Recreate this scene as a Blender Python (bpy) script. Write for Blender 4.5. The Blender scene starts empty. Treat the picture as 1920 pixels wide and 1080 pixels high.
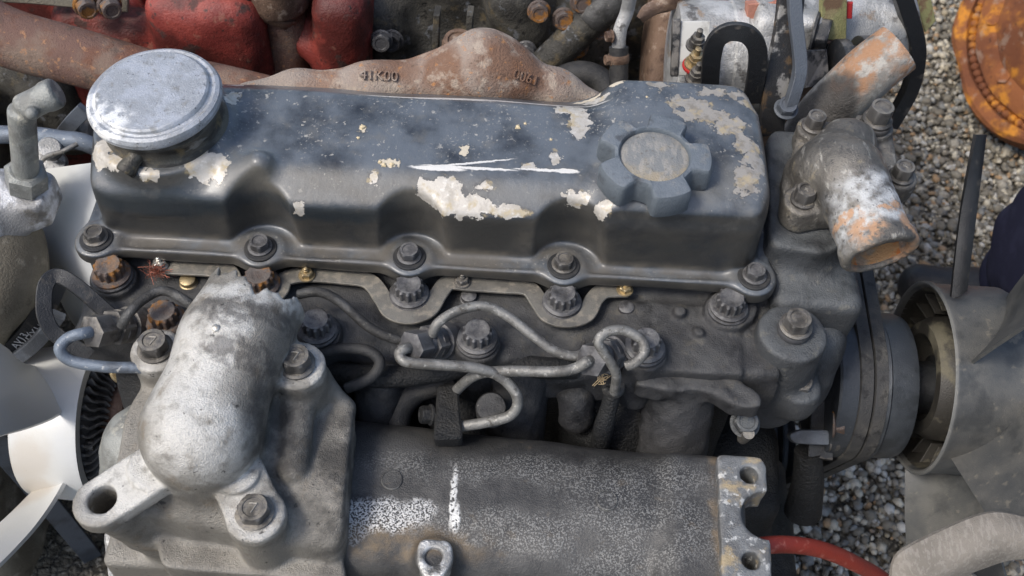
import bpy, bmesh, math, random
import numpy as np
from math import sin, cos, tan, pi, radians, sqrt
from mathutils import Matrix, Vector
random.seed(7); rng = np.random.default_rng(7)
scene = bpy.context.scene

# ------------------------------------------------------------------ camera
FPX = 2000.0; PITCH = radians(54); ROLL = radians(3.3)
CAM = np.array([0, -.42, 1.28])
_fw = np.array([0, cos(PITCH), -sin(PITCH)]); _u0 = np.array([0, sin(PITCH), cos(PITCH)]); _x = np.array([1., 0, 0])
_R = cos(ROLL)*_x + sin(ROLL)*_u0; _U = cos(ROLL)*_u0 - sin(ROLL)*_x
cd = bpy.data.cameras.new('camera'); cam = bpy.data.objects.new('camera', cd); scene.collection.objects.link(cam)
cd.sensor_width = 36; cd.lens = FPX/1920*36; cd.clip_start = .02; cd.clip_end = 100
cam.matrix_world = Matrix(((_R[0], _U[0], -_fw[0], CAM[0]), (_R[1], _U[1], -_fw[1], CAM[1]), (_R[2], _U[2], -_fw[2], CAM[2]), (0, 0, 0, 1)))
cd.dof.use_dof = True; cd.dof.focus_distance = .84; cd.dof.aperture_fstop = 11
scene.camera = cam

# ------------------------------------------------------------------ light: bright hazy daylight
SUN_EL, SUN_AZ = radians(54), radians(-122)      # azimuth clockwise from +Y: the sun stands front left
wd = bpy.data.worlds.new('World'); scene.world = wd; wd.use_nodes = True
wn = wd.node_tree.nodes; sky = wn.new('ShaderNodeTexSky'); sky.sky_type = 'NISHITA'; sky.sun_disc = False
sky.sun_elevation = SUN_EL; sky.sun_rotation = SUN_AZ; sky.dust_density = 3.0; sky.air_density = 1.0; sky.ozone_density = 1.0
wn['Background'].inputs[1].default_value = .115
wd.node_tree.links.new(sky.outputs[0], wn['Background'].inputs[0])
sl = bpy.data.lights.new('sun', 'SUN'); sl.energy = 1.6; sl.angle = radians(16); sl.color = (1, .95, .88)
so = bpy.data.objects.new('sun', sl); scene.collection.objects.link(so)
sd = Vector((sin(SUN_AZ)*cos(SUN_EL), cos(SUN_AZ)*cos(SUN_EL), sin(SUN_EL)))
so.rotation_euler = sd.to_track_quat('Z', 'Y').to_euler(); so.location = sd*5
scene.view_settings.view_transform = 'Standard'; scene.view_settings.look = 'None'
scene.view_settings.exposure = .68; scene.view_settings.gamma = 1

# ------------------------------------------------------------------ measuring helpers (photograph point + known height -> place)
def _ray(u, v): return _fw + _R*((u-960)/FPX) + _U*((540-v)/FPX)
def W(u, v, z): d = _ray(u, v); return CAM + d*((z-CAM[2])/d[2])
def WY(u, v, y): d = _ray(u, v); return CAM + d*((y-CAM[1])/d[1])
def WX(u, v, x): d = _ray(u, v); return CAM + d*((x-CAM[0])/d[0])
def V3(*a): return np.array(a, float)
def unit(a): a = np.array(a, float); return a/np.linalg.norm(a)

# ------------------------------------------------------------------ object helpers
COL = scene.collection
ORG = {}
def thing(name, label, cat, loc, group=None):
    o = bpy.data.objects.new(name, None); COL.objects.link(o); o.location = loc; o.empty_display_size = .05
    o['label'] = label; o['category'] = cat
    if group: o['group'] = group
    ORG[o.name] = np.array(loc, float); return o
def link(name, me, mat, parent=None, org=(0, 0, 0), label=None):
    """me has world coordinates relative to org; org is a world point"""
    o = bpy.data.objects.new(name, me); COL.objects.link(o)
    if mat and not me.materials: me.materials.append(mat)
    p = ORG[parent.name] if parent else np.zeros(3)
    o.location = np.array(org, float)-p
    if parent: o.parent = parent
    ORG[o.name] = np.array(org, float)
    if label: o['label'] = label
    return o
def mesh(name, v, f, smooth=35):
    me = bpy.data.meshes.new(name); me.from_pydata([tuple(map(float, p)) for p in v], [], [tuple(q) for q in f]); me.update()
    if smooth:
        me.shade_smooth(); me.set_sharp_from_angle(angle=radians(smooth))
    return me
def fast_mesh(name, v, f):
    me = bpy.data.meshes.new(name); n = len(f); k = f.shape[1]
    me.vertices.add(len(v)); me.vertices.foreach_set('co', np.ascontiguousarray(v, np.float32).ravel())
    me.loops.add(n*k); me.loops.foreach_set('vertex_index', np.ascontiguousarray(f, np.int32).ravel())
    me.polygons.add(n); me.polygons.foreach_set('loop_start', np.arange(0, n*k, k, dtype=np.int32))
    me.polygons.foreach_set('loop_total', np.full(n, k, np.int32))
    me.update(calc_edges=True); me.validate(); me.shade_smooth(); return me
class MB:
    def __init__(s): s.v = []; s.f = []
    def add(s, v, f):
        b = len(s.v); s.v += [np.array(p, float) for p in v]; s.f += [tuple(b+i for i in q) for q in f]; return s
    def rings(s, rings, close=True, cap0=True, cap1=True):
        n = len(rings[0]); v = [p for r in rings for p in r]; f = []
        for i in range(len(rings)-1):
            for j in range(n if close else n-1):
                a = i*n+j; b = i*n+(j+1) % n; f.append((a, b, b+n, a+n))
        if cap0: f.append(tuple(range(n-1, -1, -1)))
        if cap1: f.append(tuple(range((len(rings)-1)*n, len(rings)*n)))
        return s.add(v, f)
    def build(s, name, mat, parent=None, org=None, smooth=35, label=None):
        org = np.mean(s.v, axis=0) if org is None else np.array(org, float)
        return link(name, mesh(name, [p-org for p in s.v], s.f, smooth), mat, parent, org, label)
def frame(axis, hint=(0, 0, 1)):
    a = unit(axis); h = np.array(hint, float)
    if abs(a@h) > .95: h = V3(1, 0, 0) if abs(a[0]) < .9 else V3(0, 1, 0)
    x = unit(np.cross(h, a)); y = np.cross(a, x); return x, y, a
def lathe(mb, o, axis, prof, n=32, rad=None, cap0=True, cap1=True, phase=0.):
    """prof: (r, h) pairs; rad(angle, k) optional multiplier"""
    x, y, a = frame(axis); R = []
    for k, (r, h) in enumerate(prof):
        R.append([np.array(o)+a*h+(x*cos(t)+y*sin(t))*r*(rad(t, k) if rad else 1) for t in [phase+2*pi*i/n for i in range(n)]])
    return mb.rings(R, True, cap0, cap1)
def crom(P, k=8, closed=False):
    P = [np.array(p, float) for p in P]; out = []; n = len(P)
    for i in range(n if closed else n-1):
        g = lambda j: P[j % n] if closed else P[min(max(j, 0), n-1)]
        p0, p1, p2, p3 = g(i-1), g(i), g(i+1), g(i+2)
        for j in range(k):
            t = j/k; out.append(.5*((2*p1)+(-p0+p2)*t+(2*p0-5*p1+4*p2-p3)*t*t+(-p0+3*p1-3*p2+p3)*t**3))
    if not closed: out.append(P[-1])
    return out
def tube(mb, P, r, n=14, smooth=True, k=8, cap=True):
    if smooth: 
        rr = r if np.iterable(r) else [r]*len(P)
        Q = crom([np.append(p, q) for p, q in zip(P, rr)], k); P = [q[:3] for q in Q]; rr = [q[3] for q in Q]
    else: rr = r if np.iterable(r) else [r]*len(P)
    R = []; t0 = unit(P[1]-P[0]); x, y, _ = frame(t0)
    for i, p in enumerate(P):
        t = unit(P[min(i+1, len(P)-1)]-P[max(i-1, 0)])
        x = unit(x-t*(x@t)); y = np.cross(t, x)
        R.append([p+(x*cos(a)+y*sin(a))*rr[i] for a in [2*pi*j/n for j in range(n)]])
    return mb.rings(R, True, cap, cap)
def sweep(mb, P, sec, up, closed=False):
    """section (a along side, b along up)"""
    R = []; n = len(P); up = np.array(up, float)
    for i, p in enumerate(P):
        t = unit(P[(i+1) % n]-P[i-1]) if closed else unit(P[min(i+1, n-1)]-P[max(i-1, 0)])
        s = unit(np.cross(t, up)); w = np.cross(s, t)
        R.append([p+s*a+w*b for a, b in sec])
    if closed: R.append(R[0]); return mb.rings(R, True, False, False)
    return mb.rings(R)
def rect(a, b, c=.0006): return [(-a+c, -b), (a-c, -b), (a, -b+c), (a, b-c), (a-c, b), (-a+c, b), (-a, b-c), (-a, -b+c)]
def prism(mb, poly, n, d, bev=.0008):
    """flat plate: polygon of points, thickened by d along -n, chamfered"""
    n = unit(n); P = [np.array(p, float) for p in poly]; c = np.mean(P, axis=0); m = len(P)
    if np.dot(np.cross(P[1]-P[0], P[2]-P[1]), n) < 0 and m < 5: P = P[::-1]
    A = 0
    for i in range(m): A += np.dot(np.cross(P[i]-c, P[(i+1) % m]-c), n)
    if A < 0: P = P[::-1]
    def inset(b):
        o = []
        for i in range(m):
            e1 = unit(P[i]-P[i-1]); e2 = unit(P[(i+1) % m]-P[i]); n1 = np.cross(n, e1); n2 = np.cross(n, e2)
            k = max(.4, 1+n1@n2); o.append(P[i]+(n1+n2)/k*b)
        return o
    I = inset(bev)
    return mb.rings([[p-n*d for p in I], [p-n*(d-bev) for p in P], [p-n*bev for p in P], I])
def rpoly(pts, r, k=4):
    """round the corners of a polygon"""
    o = []; m = len(pts); P = [np.array(p, float) for p in pts]
    for i in range(m):
        a = P[i-1]-P[i]; b = P[(i+1) % m]-P[i]; q = min(r, .45*np.linalg.norm(a), .45*np.linalg.norm(b))
        A = P[i]+unit(a)*q; B = P[i]+unit(b)*q
        for j in range(k+1):
            t = j/k; o.append((1-t)**2*A+2*t*(1-t)*P[i]+t*t*B)
    return o
def resample(P, n):
    P = np.array(P, float); d = np.r_[0, np.cumsum(np.linalg.norm(np.diff(P, axis=0), axis=1))]; t = np.linspace(0, d[-1], n)
    return np.stack([np.interp(t, d, P[:, k]) for k in range(P.shape[1])], 1)
def ruled(mb, A, B, m=8, n=14, th=.003, bulge=0.):
    """sheet of real thickness between two edge curves"""
    A = resample(crom(A, 6), n); B = resample(crom(B, 6), n); G = np.array([[A[j]*(1-i/m)+B[j]*i/m for j in range(n)] for i in range(m+1)])
    N = np.cross(np.gradient(G, axis=0), np.gradient(G, axis=1)); N /= np.linalg.norm(N, axis=2, keepdims=True)+1e-12
    b = np.sin(np.linspace(0, pi, m+1))[:, None, None]*bulge
    T = G+N*(b+th/2); Bm = G+N*(b-th/2); v = list(T.reshape(-1, 3))+list(Bm.reshape(-1, 3)); f = []; M = (m+1)*n
    for i in range(m):
        for j in range(n-1):
            a = i*n+j; f.append((a, a+1, a+n+1, a+n)[::-1]); f.append((a+M, a+1+M, a+n+1+M, a+n+M))
    for j in range(n-1):
        f.append((j, j+1, j+1+M, j+M)[::-1]); a = m*n+j; f.append((a, a+1, a+1+M, a+M))
    for i in range(m):
        a = i*n; f.append((a, a+n, a+n+M, a+M)); a += n-1; f.append((a, a+n, a+n+M, a+M)[::-1])
    return mb.add(v, [q[::-1] for q in f])

# ------------------------------------------------------------------ cast shapes: distance fields turned into smooth meshes
class Grid:
    def __init__(g, lo, hi, h):
        g.lo = np.array(lo, float); g.h = h; n = np.ceil((np.array(hi)-g.lo)/h).astype(int)+1; g.n = n
        g.X = (g.lo[0]+h*np.arange(n[0]))[:, None, None].astype(np.float32)
        g.Y = (g.lo[1]+h*np.arange(n[1]))[None, :, None].astype(np.float32)
        g.Z = (g.lo[2]+h*np.arange(n[2]))[None, None, :].astype(np.float32)
    def cap(g, a, b, r1, r2=None):
        r2 = r1 if r2 is None else r2; a = np.array(a, float); d = np.array(b, float)-a
        px, py, pz = g.X-a[0], g.Y-a[1], g.Z-a[2]
        t = np.clip((px*d[0]+py*d[1]+pz*d[2])/(d@d), 0, 1)
        return np.sqrt((px-t*d[0])**2+(py-t*d[1])**2+(pz-t*d[2])**2)-(r1+(r2-r1)*t)
    def path(g, P, r, k=.004):
        rr = r if np.iterable(r) else [r]*len(P); D = None
        for i in range(len(P)-1):
            d = g.cap(P[i], P[i+1], rr[i], rr[i+1]); D = d if D is None else smin(D, d, k)
        return D
    def cyl(g, a, b, r, rd=.002, r2=None):
        a = np.array(a, float); d = np.array(b, float)-a; L = np.linalg.norm(d); d /= L
        px, py, pz = g.X-a[0], g.Y-a[1], g.Z-a[2]; t = px*d[0]+py*d[1]+pz*d[2]
        q = np.sqrt(np.maximum((px-t*d[0])**2+(py-t*d[1])**2+(pz-t*d[2])**2, 0))
        R = r if r2 is None else r+(r2-r)*np.clip(t/L, 0, 1)
        e = q-R+rd; w = np.abs(t-L/2)-L/2+rd
        return np.minimum(np.maximum(e, w), 0)+np.sqrt(np.maximum(e, 0)**2+np.maximum(w, 0)**2)-rd
    def box(g, c, half, rd=.002, ax=None):
        px, py, pz = g.X-c[0], g.Y-c[1], g.Z-c[2]
        if ax is not None:
            M = [unit(a) for a in ax]; px, py, pz = [px*m[0]+py*m[1]+pz*m[2] for m in M]
        q = [np.abs(p)-h+rd for p, h in zip((px, py, pz), half)]
        return np.sqrt(sum(np.maximum(e, 0)**2 for e in q))+np.minimum(np.maximum(np.maximum(q[0], q[1]), q[2]), 0)-rd
    def ell(g, c, R):
        k = np.sqrt(((g.X-c[0])/R[0])**2+((g.Y-c[1])/R[1])**2+((g.Z-c[2])/R[2])**2); return (k-1)*min(R)
    def half(g, p, n):
        n = unit(n); return (g.X-p[0])*n[0]+(g.Y-p[1])*n[1]+(g.Z-p[2])*n[2]
    def poly(g, P, z0, z1, rd=.002):
        P = np.array(P, float)[:, :2]; X = g.X[:, :, 0]; Y = g.Y[:, :, 0]; D = np.full(np.broadcast(X, Y).shape, 1e9); s = np.ones(D.shape)
        m = len(P)
        for i in range(m):
            a = P[i]; b = P[i-1]; e = b-a; wx = X-a[0]; wy = Y-a[1]; t = np.clip((wx*e[0]+wy*e[1])/(e@e), 0, 1)
            D = np.minimum(D, (wx-e[0]*t)**2+(wy-e[1]*t)**2)
            c1 = Y >= a[1]; c2 = Y < b[1]; c3 = e[0]*wy > e[1]*wx
            s = np.where((c1 & c2 & c3) | (~c1 & ~c2 & ~c3), -s, s)
        d2 = (s*np.sqrt(D)).astype(np.float32)[:, :, None]+rd; w = np.abs(g.Z-(z0+z1)/2)-(z1-z0)/2+rd
        return np.minimum(np.maximum(d2, w), 0)+np.sqrt(np.maximum(d2, 0)**2+np.maximum(w, 0)**2)-rd
    def wob(g, f, amp, s=0.):
        return amp*(np.sin(g.X*f+s)*np.sin(g.Y*f*1.13+1+s)*np.sin(g.Z*f*.91+2)+.5*np.sin(g.X*f*2.1+3)*np.sin(g.Y*f*2.3+s)*np.sin(g.Z*f*1.9+4))
    def mesh(g, D, name, org):
        D = np.array(np.broadcast_to(D, tuple(g.n)), np.float32); s = D < 0
        # keep the border empty so every shell is closed
        for ax in range(3):
            ix = [slice(None)]*3
            for e in (0, -1):
                ix[ax] = e; D[tuple(ix)] = np.maximum(D[tuple(ix)], g.h*.5)
        s = D < 0; nx, ny, nz = [int(q)-1 for q in g.n]
        cnt = np.zeros((nx, ny, nz), np.int8); C = [(i, j, k) for i in (0, 1) for j in (0, 1) for k in (0, 1)]
        for i, j, k in C: cnt += s[i:i+nx, j:j+ny, k:k+nz]
        idx = np.argwhere((cnt > 0) & (cnt < 8)); ident = np.full((nx, ny, nz), -1, np.int32); ident[tuple(idx.T)] = np.arange(len(idx))
        val = {c: D[idx[:, 0]+c[0], idx[:, 1]+c[1], idx[:, 2]+c[2]] for c in C}
        acc = np.zeros((len(idx), 3)); num = np.zeros(len(idx))
        for a in C:
            for ax in range(3):
                if a[ax]: continue
                b = list(a); b[ax] = 1; b = tuple(b); m = (val[a] < 0) != (val[b] < 0); t = np.where(m, val[a]/np.where(m, val[a]-val[b], 1), 0)
                p = np.zeros((len(idx), 3)); p[:] = a; p[:, ax] += t; acc += p*m[:, None]; num += m
        v = (idx+acc/num[:, None])*g.h+g.lo-np.array(org)
        F = []
        for ax in range(3):
            o1, o2 = [(1, 2), (2, 0), (0, 1)][ax]; sl0 = [slice(None)]*3; sl1 = [slice(None)]*3; sl0[ax] = slice(0, -1); sl1[ax] = slice(1, None)
            a0 = s[tuple(sl0)]; a1 = s[tuple(sl1)]; e = np.argwhere(a0 != a1); 
            ok = (e[:, o1] > 0) & (e[:, o2] > 0) & (e[:, o1] < g.n[o1]-1) & (e[:, o2] < g.n[o2]-1); e = e[ok]
            def cid(d1, d2):
                q = e.copy(); q[:, o1] -= d1; q[:, o2] -= d2; return ident[tuple(q.T)]
            q = np.stack([cid(1, 1), cid(0, 1), cid(0, 0), cid(1, 0)], 1); fl = ~a0[tuple(e.T)]; q[fl] = q[fl][:, ::-1]; F.append(q)
        F = np.concatenate(F); F = F[(F >= 0).all(1)]
        # one relaxing pass
        nb = np.zeros_like(v); nn = np.zeros(len(v))
        for i in range(4):
            np.add.at(nb, F[:, i], v[F[:, (i+1) % 4]]); np.add.at(nn, F[:, i], 1)
        v = v*.5+.5*nb/np.maximum(nn, 1)[:, None]
        return fast_mesh(name, v, F)
    def build(g, D, name, mat, parent, org=None, label=None):
        org = g.lo+(g.n*g.h)/2 if org is None else org
        return link(name, g.mesh(D, name, org), mat, parent, org, label)
def smin(a, b, k): h = np.maximum(k-np.abs(a-b), 0)/k; return np.minimum(a, b)-h*h*k*.25
def smax(a, b, k): return -smin(-a, -b, k)
def cut(a, b, k=.002): return smax(a, -b, k)

# ------------------------------------------------------------------ materials
def S(r, g, b):
    f = lambda c: (c/255/12.92 if c/255 <= .04045 else ((c/255+.055)/1.055)**2.4)
    return (f(r), f(g), f(b), 1)
def mat(name, base, rough=.6, metal=0., layers=(), bump=((900, .25), (120, .25)), bdist=.0012, spec=.5, coat=0):
    m = bpy.data.materials.new(name); m.use_nodes = True; nt = m.node_tree; N = nt.nodes; L = nt.links; bs = N['Principled BSDF']
    pos = N.new('ShaderNodeNewGeometry')
    def noise(scale, detail=4, stretch=None, off=0, col=False):
        n = N.new('ShaderNodeTexNoise'); n.inputs['Scale'].default_value = scale; n.inputs['Detail'].default_value = detail; n.inputs['Roughness'].default_value = .6
        mp = N.new('ShaderNodeMapping'); L.new(pos.outputs['Position'], mp.inputs[0]); mp.inputs['Location'].default_value = (off, off*.7, off*1.3)
        if stretch: mp.inputs['Scale'].default_value = stretch
        L.new(mp.outputs[0], n.inputs[0]); return n.outputs[1 if col else 0]
    def ramp(x, lo, hi):
        r = N.new('ShaderNodeMapRange'); r.interpolation_type = 'SMOOTHSTEP'; r.inputs[1].default_value = lo; r.inputs[2].default_value = hi; L.new(x, r.inputs[0])
        if lo > hi: r.inputs[1].default_value = hi; r.inputs[2].default_value = lo; r.inputs[3].default_value = 1; r.inputs[4].default_value = 0
        return r.outputs[0]
    def mul(a, b, op='MULTIPLY'):
        q = N.new('ShaderNodeMath'); q.operation = op
        for i, x in enumerate((a, b)):
            if isinstance(x, (int, float)): q.inputs[i].default_value = x
            else: L.new(x, q.inputs[i])
        return q.outputs[0]
    def blobs(bl, warp, ws, edge):
        nz = noise(ws, 5, col=True); v = N.new('ShaderNodeVectorMath'); v.operation = 'MULTIPLY_ADD'; L.new(nz, v.inputs[0]); v.inputs[1].default_value = (warp,)*3
        sh = N.new('ShaderNodeVectorMath'); sh.operation = 'ADD'; L.new(pos.outputs['Position'], sh.inputs[0]); sh.inputs[1].default_value = (-warp/2,)*3
        L.new(sh.outputs[0], v.inputs[2]); out = None
        for p, r in bl:
            r = r if np.iterable(r) else (r,)*3
            mp = N.new('ShaderNodeMapping'); mp.vector_type = 'TEXTURE'; mp.inputs['Location'].default_value = tuple(p); mp.inputs['Scale'].default_value = tuple(r[:3])
            if len(r) > 3: mp.inputs['Rotation'].default_value = (0, 0, r[3])
            L.new(v.outputs[0], mp.inputs[0]); l = N.new('ShaderNodeVectorMath'); l.operation = 'LENGTH'; L.new(mp.outputs[0], l.inputs[0])
            out = l.outputs[1] if out is None else mul(out, l.outputs[1], 'MINIMUM')
        return ramp(out, 1+edge, 1-edge)
    col = None; c = N.new('ShaderNodeRGB'); c.outputs[0].default_value = base if len(base) == 4 else (*base, 1); col = c.outputs[0]; ro = rough; me = metal; bsum = None
    for k, ly in enumerate(layers):
        msk = None
        for q in ly['m']:
            if q[0] == 'n': x = ramp(noise(q[1], q[4] if len(q) > 4 else 5, q[5] if len(q) > 5 else None, off=k*3.1), q[2], q[3])
            elif q[0] == 'b': x = blobs(q[1], q[2], q[3], q[4])
            elif q[0] == 'nb':
                x = mul(1, blobs(q[1], q[2], q[3], q[4]), 'SUBTRACT')
            elif q[0] == 'at':      # flake field kept on the mesh, edge broken up by noise
                at = N.new('ShaderNodeAttribute'); at.attribute_name = q[1]; x = ramp(mul(at.outputs['Fac'], mul(mul(noise(q[3], 6), .5, 'SUBTRACT'), q[2]), 'ADD'), q[4], -q[4])
            elif q[0] == 'up':
                sp = N.new('ShaderNodeSeparateXYZ'); L.new(pos.outputs['Normal'], sp.inputs[0]); x = ramp(sp.outputs[2], q[1], q[2])
            elif q[0] == 'pt': x = ramp(pos.outputs['Pointiness'], q[1], q[2])
            elif q[0] == 'isl':
                x = ramp(pos.outputs['Random Per Island'], q[1], q[2])
            elif q[0] == 'v':
                vo = N.new('ShaderNodeTexVoronoi'); vo.feature = 'DISTANCE_TO_EDGE'; vo.inputs['Scale'].default_value = q[1]
                nz = noise(q[1]*.7, 3, col=True); va = N.new('ShaderNodeVectorMath'); va.operation = 'MULTIPLY_ADD'; L.new(nz, va.inputs[0]); va.inputs[1].default_value = (.7/q[1],)*3; L.new(pos.outputs['Position'], va.inputs[2])
                L.new(va.outputs[0], vo.inputs[0]); x = ramp(vo.outputs[0], q[2], q[3])
            msk = x if msk is None else mul(msk, x)
        if ly.get('a', 1) != 1: msk = mul(msk, ly['a'])
        mx = N.new('ShaderNodeMix'); mx.data_type = 'RGBA'; L.new(msk, mx.inputs[0]); L.new(col, mx.inputs[6]); cc = ly['c']; mx.inputs[7].default_value = cc if len(cc) == 4 else (*cc, 1); col = mx.outputs[2]
        def lerp(cur, tgt):
            f = N.new('ShaderNodeMix'); f.data_type = 'FLOAT'; L.new(msk, f.inputs[0])
            if isinstance(cur, (int, float)): f.inputs[2].default_value = cur
            else: L.new(cur, f.inputs[2])
            f.inputs[3].default_value = tgt; return f.outputs[0]
        if 'r' in ly: ro = lerp(ro, ly['r'])
        if 'mt' in ly: me = lerp(me, ly['mt'])
        if 'h' in ly: t = mul(msk, ly['h']); bsum = t if bsum is None else mul(bsum, t, 'ADD')
    L.new(col, bs.inputs['Base Color'])
    for x, nm in ((ro, 'Roughness'), (me, 'Metallic')):
        if isinstance(x, (int, float)): bs.inputs[nm].default_value = x
        else: L.new(x, bs.inputs[nm])
    bs.inputs['Specular IOR Level'].default_value = spec
    if coat: bs.inputs['Coat Weight'].default_value = coat; bs.inputs['Coat Roughness'].default_value = .25
    for sc, st in bump:
        t = mul(noise(sc, 4, off=5), st*2); bsum = t if bsum is None else mul(bsum, t, 'ADD')
    if bsum is not None:
        b = N.new('ShaderNodeBump'); b.inputs['Strength'].default_value = 1; b.inputs['Distance'].default_value = bdist; L.new(bsum, b.inputs['Height']); L.new(b.outputs[0], bs.inputs['Normal'])
    return m
def ly(c, *m, **k): return dict(c=c, m=m, **k)
BVH = {}
def onto(ob, u, v):
    """first hit of the surface under a photograph point"""
    from mathutils.bvhtree import BVHTree
    if ob.name not in BVH: BVH[ob.name] = BVHTree.FromPolygons([v_.co for v_ in ob.data.vertices], [p.vertices for p in ob.data.polygons])
    t = BVH[ob.name]; o = CAM-ORG[ob.name]; h = t.ray_cast(Vector(o), Vector(_ray(u, v)))
    return (np.array(h[0])+ORG[ob.name], np.array(h[1])) if h[0] else (None, None)
def field(ob, name, bl):
    """signed distance (metres, roughly) to the nearest paint flake outline, kept on the mesh"""
    n = len(ob.data.vertices); co = np.empty(n*3, np.float32); ob.data.vertices.foreach_get('co', co); co = co.reshape(-1, 3)+ORG[ob.name]; d = np.full(n, 1.0)
    for p, r in bl:
        q = np.array(p)-CAM; w = q@_fw; h, _ = onto(ob, 960+FPX*(q@_R)/w, 540-FPX*(q@_U)/w); p = p if h is None else h
        r = np.array(r[:3] if np.iterable(r) else (r,)*3); q = (co-np.array(p))/r; k = np.linalg.norm(q, axis=1); g_ = np.linalg.norm(q/r, axis=1)+1e-9; d = np.minimum(d, k*(k-1)/g_)
    a = ob.data.attributes.new(name, 'FLOAT', 'POINT'); a.data.foreach_set('value', d.astype(np.float32))

# ------------------------------------------------------------------ the materials of this yard
ALU = S(205, 203, 198); TAN = S(150, 138, 118); SOOT = S(30, 30, 31)
def chips(*L): return [(W(u, v, z), r) for u, v, z, r in L]
_ch = chips((830, 370, .685, (.018, .016, .012)), (870, 385, .685, (.022, .008, .01)), (935, 395, .68, (.025, .004, .006)), (800, 355, .69, (.009, .008, .01)),
    (1085, 230, .692, (.008, .018, .01)), (1070, 205, .692, (.012, .006, .01)), (960, 184, .692, (.075, .0022, .01)), (800, 180, .692, (.05, .0016, .01)), (1115, 190, .692, (.014, .004, .01)),
    (880, 315, .692, (.034, .0014, .01)), (820, 316, .692, (.02, .002, .01)), (880, 306, .692, (.032, .0011, .01, .20)), (1020, 320, .692, (.022, .0012, .01)), (1060, 322, .692, (.01, .0022, .01)),
    (385, 305, .685, (.017, .011, .02)), (410, 325, .68, (.007, .008, .02)), (436, 185, .692, (.005, .010, .01)), (215, 300, .69, (.020, .006, .012)), (190, 280, .692, (.009, .014, .012)), (280, 325, .675, (.008, .004, .012)),
    (1130, 390, .68, (.007, .006, .01)), (1085, 370, .69, (.011, .005, .01)), (1040, 295, .692, (.004, .006, .01)), (990, 312, .692, (.006, .003, .01)), (905, 350, .69, (.006, .004, .01)),
    (440, 160, .705, (.01, .003, .01)), (700, 330, .69, (.004, .003, .01)), (560, 385, .68, (.004, .003, .01)))
_thin = [q for q in _ch if min(q[1][:2]) < .0026]; _ch1 = [q for q in _ch if min(q[1][:2]) >= .0026]
_chR = chips((1320, 215, .699, (.022, .008, .012)), (1290, 195, .699, (.018, .007, .012)), (1365, 235, .699, (.012, .010, .012)), (1400, 330, .699, (.008, .012, .02)), (1390, 270, .699, (.008, .010, .012)), (1415, 300, .692, (.006, .018, .02)),
    (1410, 200, .705, (.01, .010, .012)), (1240, 160, .699, (.010, .004, .012)), (1360, 175, .699, (.022, .0035, .012)), (1398, 350, .692, (.008, .007, .02)))
_crumb = chips((1155, 150, .699, (.006, .005, .01)), (1105, 188, .692, (.013, .003, .01)), (870, 283, .692, (.004, .005, .01)), (730, 305, .692, (.009, .003, .01)), (680, 240, .692, (.003, .003, .01)))
M = {}
M['cover'] = mat('cover_paint', S(38, 41, 45), .3, 0, [
    ly(S(106, 113, 120), ('up', .4, .95), ('n', 25, .25, .62), a=.75, r=.4),  # upward faces paler: dust, with the sky's sheen put into the colour
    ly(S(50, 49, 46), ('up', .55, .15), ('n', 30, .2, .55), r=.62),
    ly(S(112, 110, 104), ('n', 60, .5, .75), ('up', .0, .6), a=.45, r=.75),
    ly(S(160, 158, 152), ('n', 420, .58, .68), ('up', .5, .9), ('n', 22, .42, .6), a=.7, r=.8),
    ly(S(186, 182, 172), ('n', 190, .63, .68), ('up', .5, .9), ('n', 14, .4, .6), a=.65, r=.8),
    ly(S(126, 122, 112), ('b', chips((700, 345, .69, (.16, .012, .02)), (1290, 330, .70, (.06, .02, .03)), (560, 345, .69, (.07, .012, .02))), .012, 60, .5), a=.4, r=.7),
    ly(S(92, 86, 76), ('b', chips((720, 478, .634, (.32, .013, .007)), (490, 440, .65, (.03, .014, .03)), (770, 450, .65, (.03, .014, .03)), (1050, 465, .65, (.03, .014, .03))), .012, 50, .5), ('n', 40, .25, .6), a=.75, r=.8),
    ly(S(30, 42, 50), ('b', chips((390, 290, .69, (.008, .012, .02)), (1280, 420, .66, (.06, .02, .012)), (300, 370, .67, (.08, .02, .012)), (500, 400, .67, (.1, .02, .008))), .02, 70, .4), a=.6, r=.35),
    ly(S(58, 58, 60), ('at', 'chip', .016, 110, .0012), a=.5),
    ly(S(190, 185, 176), ('at', 'chip_front', .022, 120, .0003), r=.5, mt=.2, h=-.2),
    ly(S(148, 140, 126), ('at', 'chip_front', .022, 120, .0003), ('n', 130, .45, .65), a=.5, r=.7, mt=0),
    ly(S(222, 219, 212), ('at', 'chip_front', .022, 120, .0003), ('n', 200, .54, .66), a=.5, r=.45),
    ly(S(222, 220, 214), ('b', _thin, .003, 200, .2), r=.5, mt=.15, h=-.5),
    ly(S(150, 146, 139), ('at', 'chip_right', .030, 110, .0003), r=.6, mt=.1, h=-.5),
    ly(S(122, 116, 106), ('at', 'chip_right', .030, 110, .0003), ('n', 110, .46, .62), a=.75, r=.75),
    ly(S(178, 160, 120), ('at', 'chip', .02, 100, .001), ('n', 90, .52, .66), a=.6, r=.8),
    ly(S(198, 188, 168), ('at', 'crumb', .012, 200, .0004), r=.9, h=.8),
    ly(S(150, 146, 138), ('pt', .53, .6), ('n', 120, .5, .62), a=.5)], bump=((1500, .1), (230, .14), (45, .2)), spec=.6, coat=.45)
M['grime'] = mat('grimy_cast_iron', S(57, 57, 58), .62, .1, [
    ly(S(85, 85, 84), ('up', .5, .95), ('n', 40, .3, .65), a=.7),
    ly(S(103, 98, 87), ('up', .3, .9), ('n', 75, .54, .72), a=.5, r=.85),
    ly(S(22, 23, 25), ('n', 28, .52, .66), a=.75, r=.45),
    ly(S(130, 128, 123), ('n', 380, .66, .72), a=.45),
    ly(S(111, 109, 105), ('pt', .53, .62), ('n', 60, .4, .6), a=.5)], bump=((900, .35), (200, .35), (45, .25)))
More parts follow.
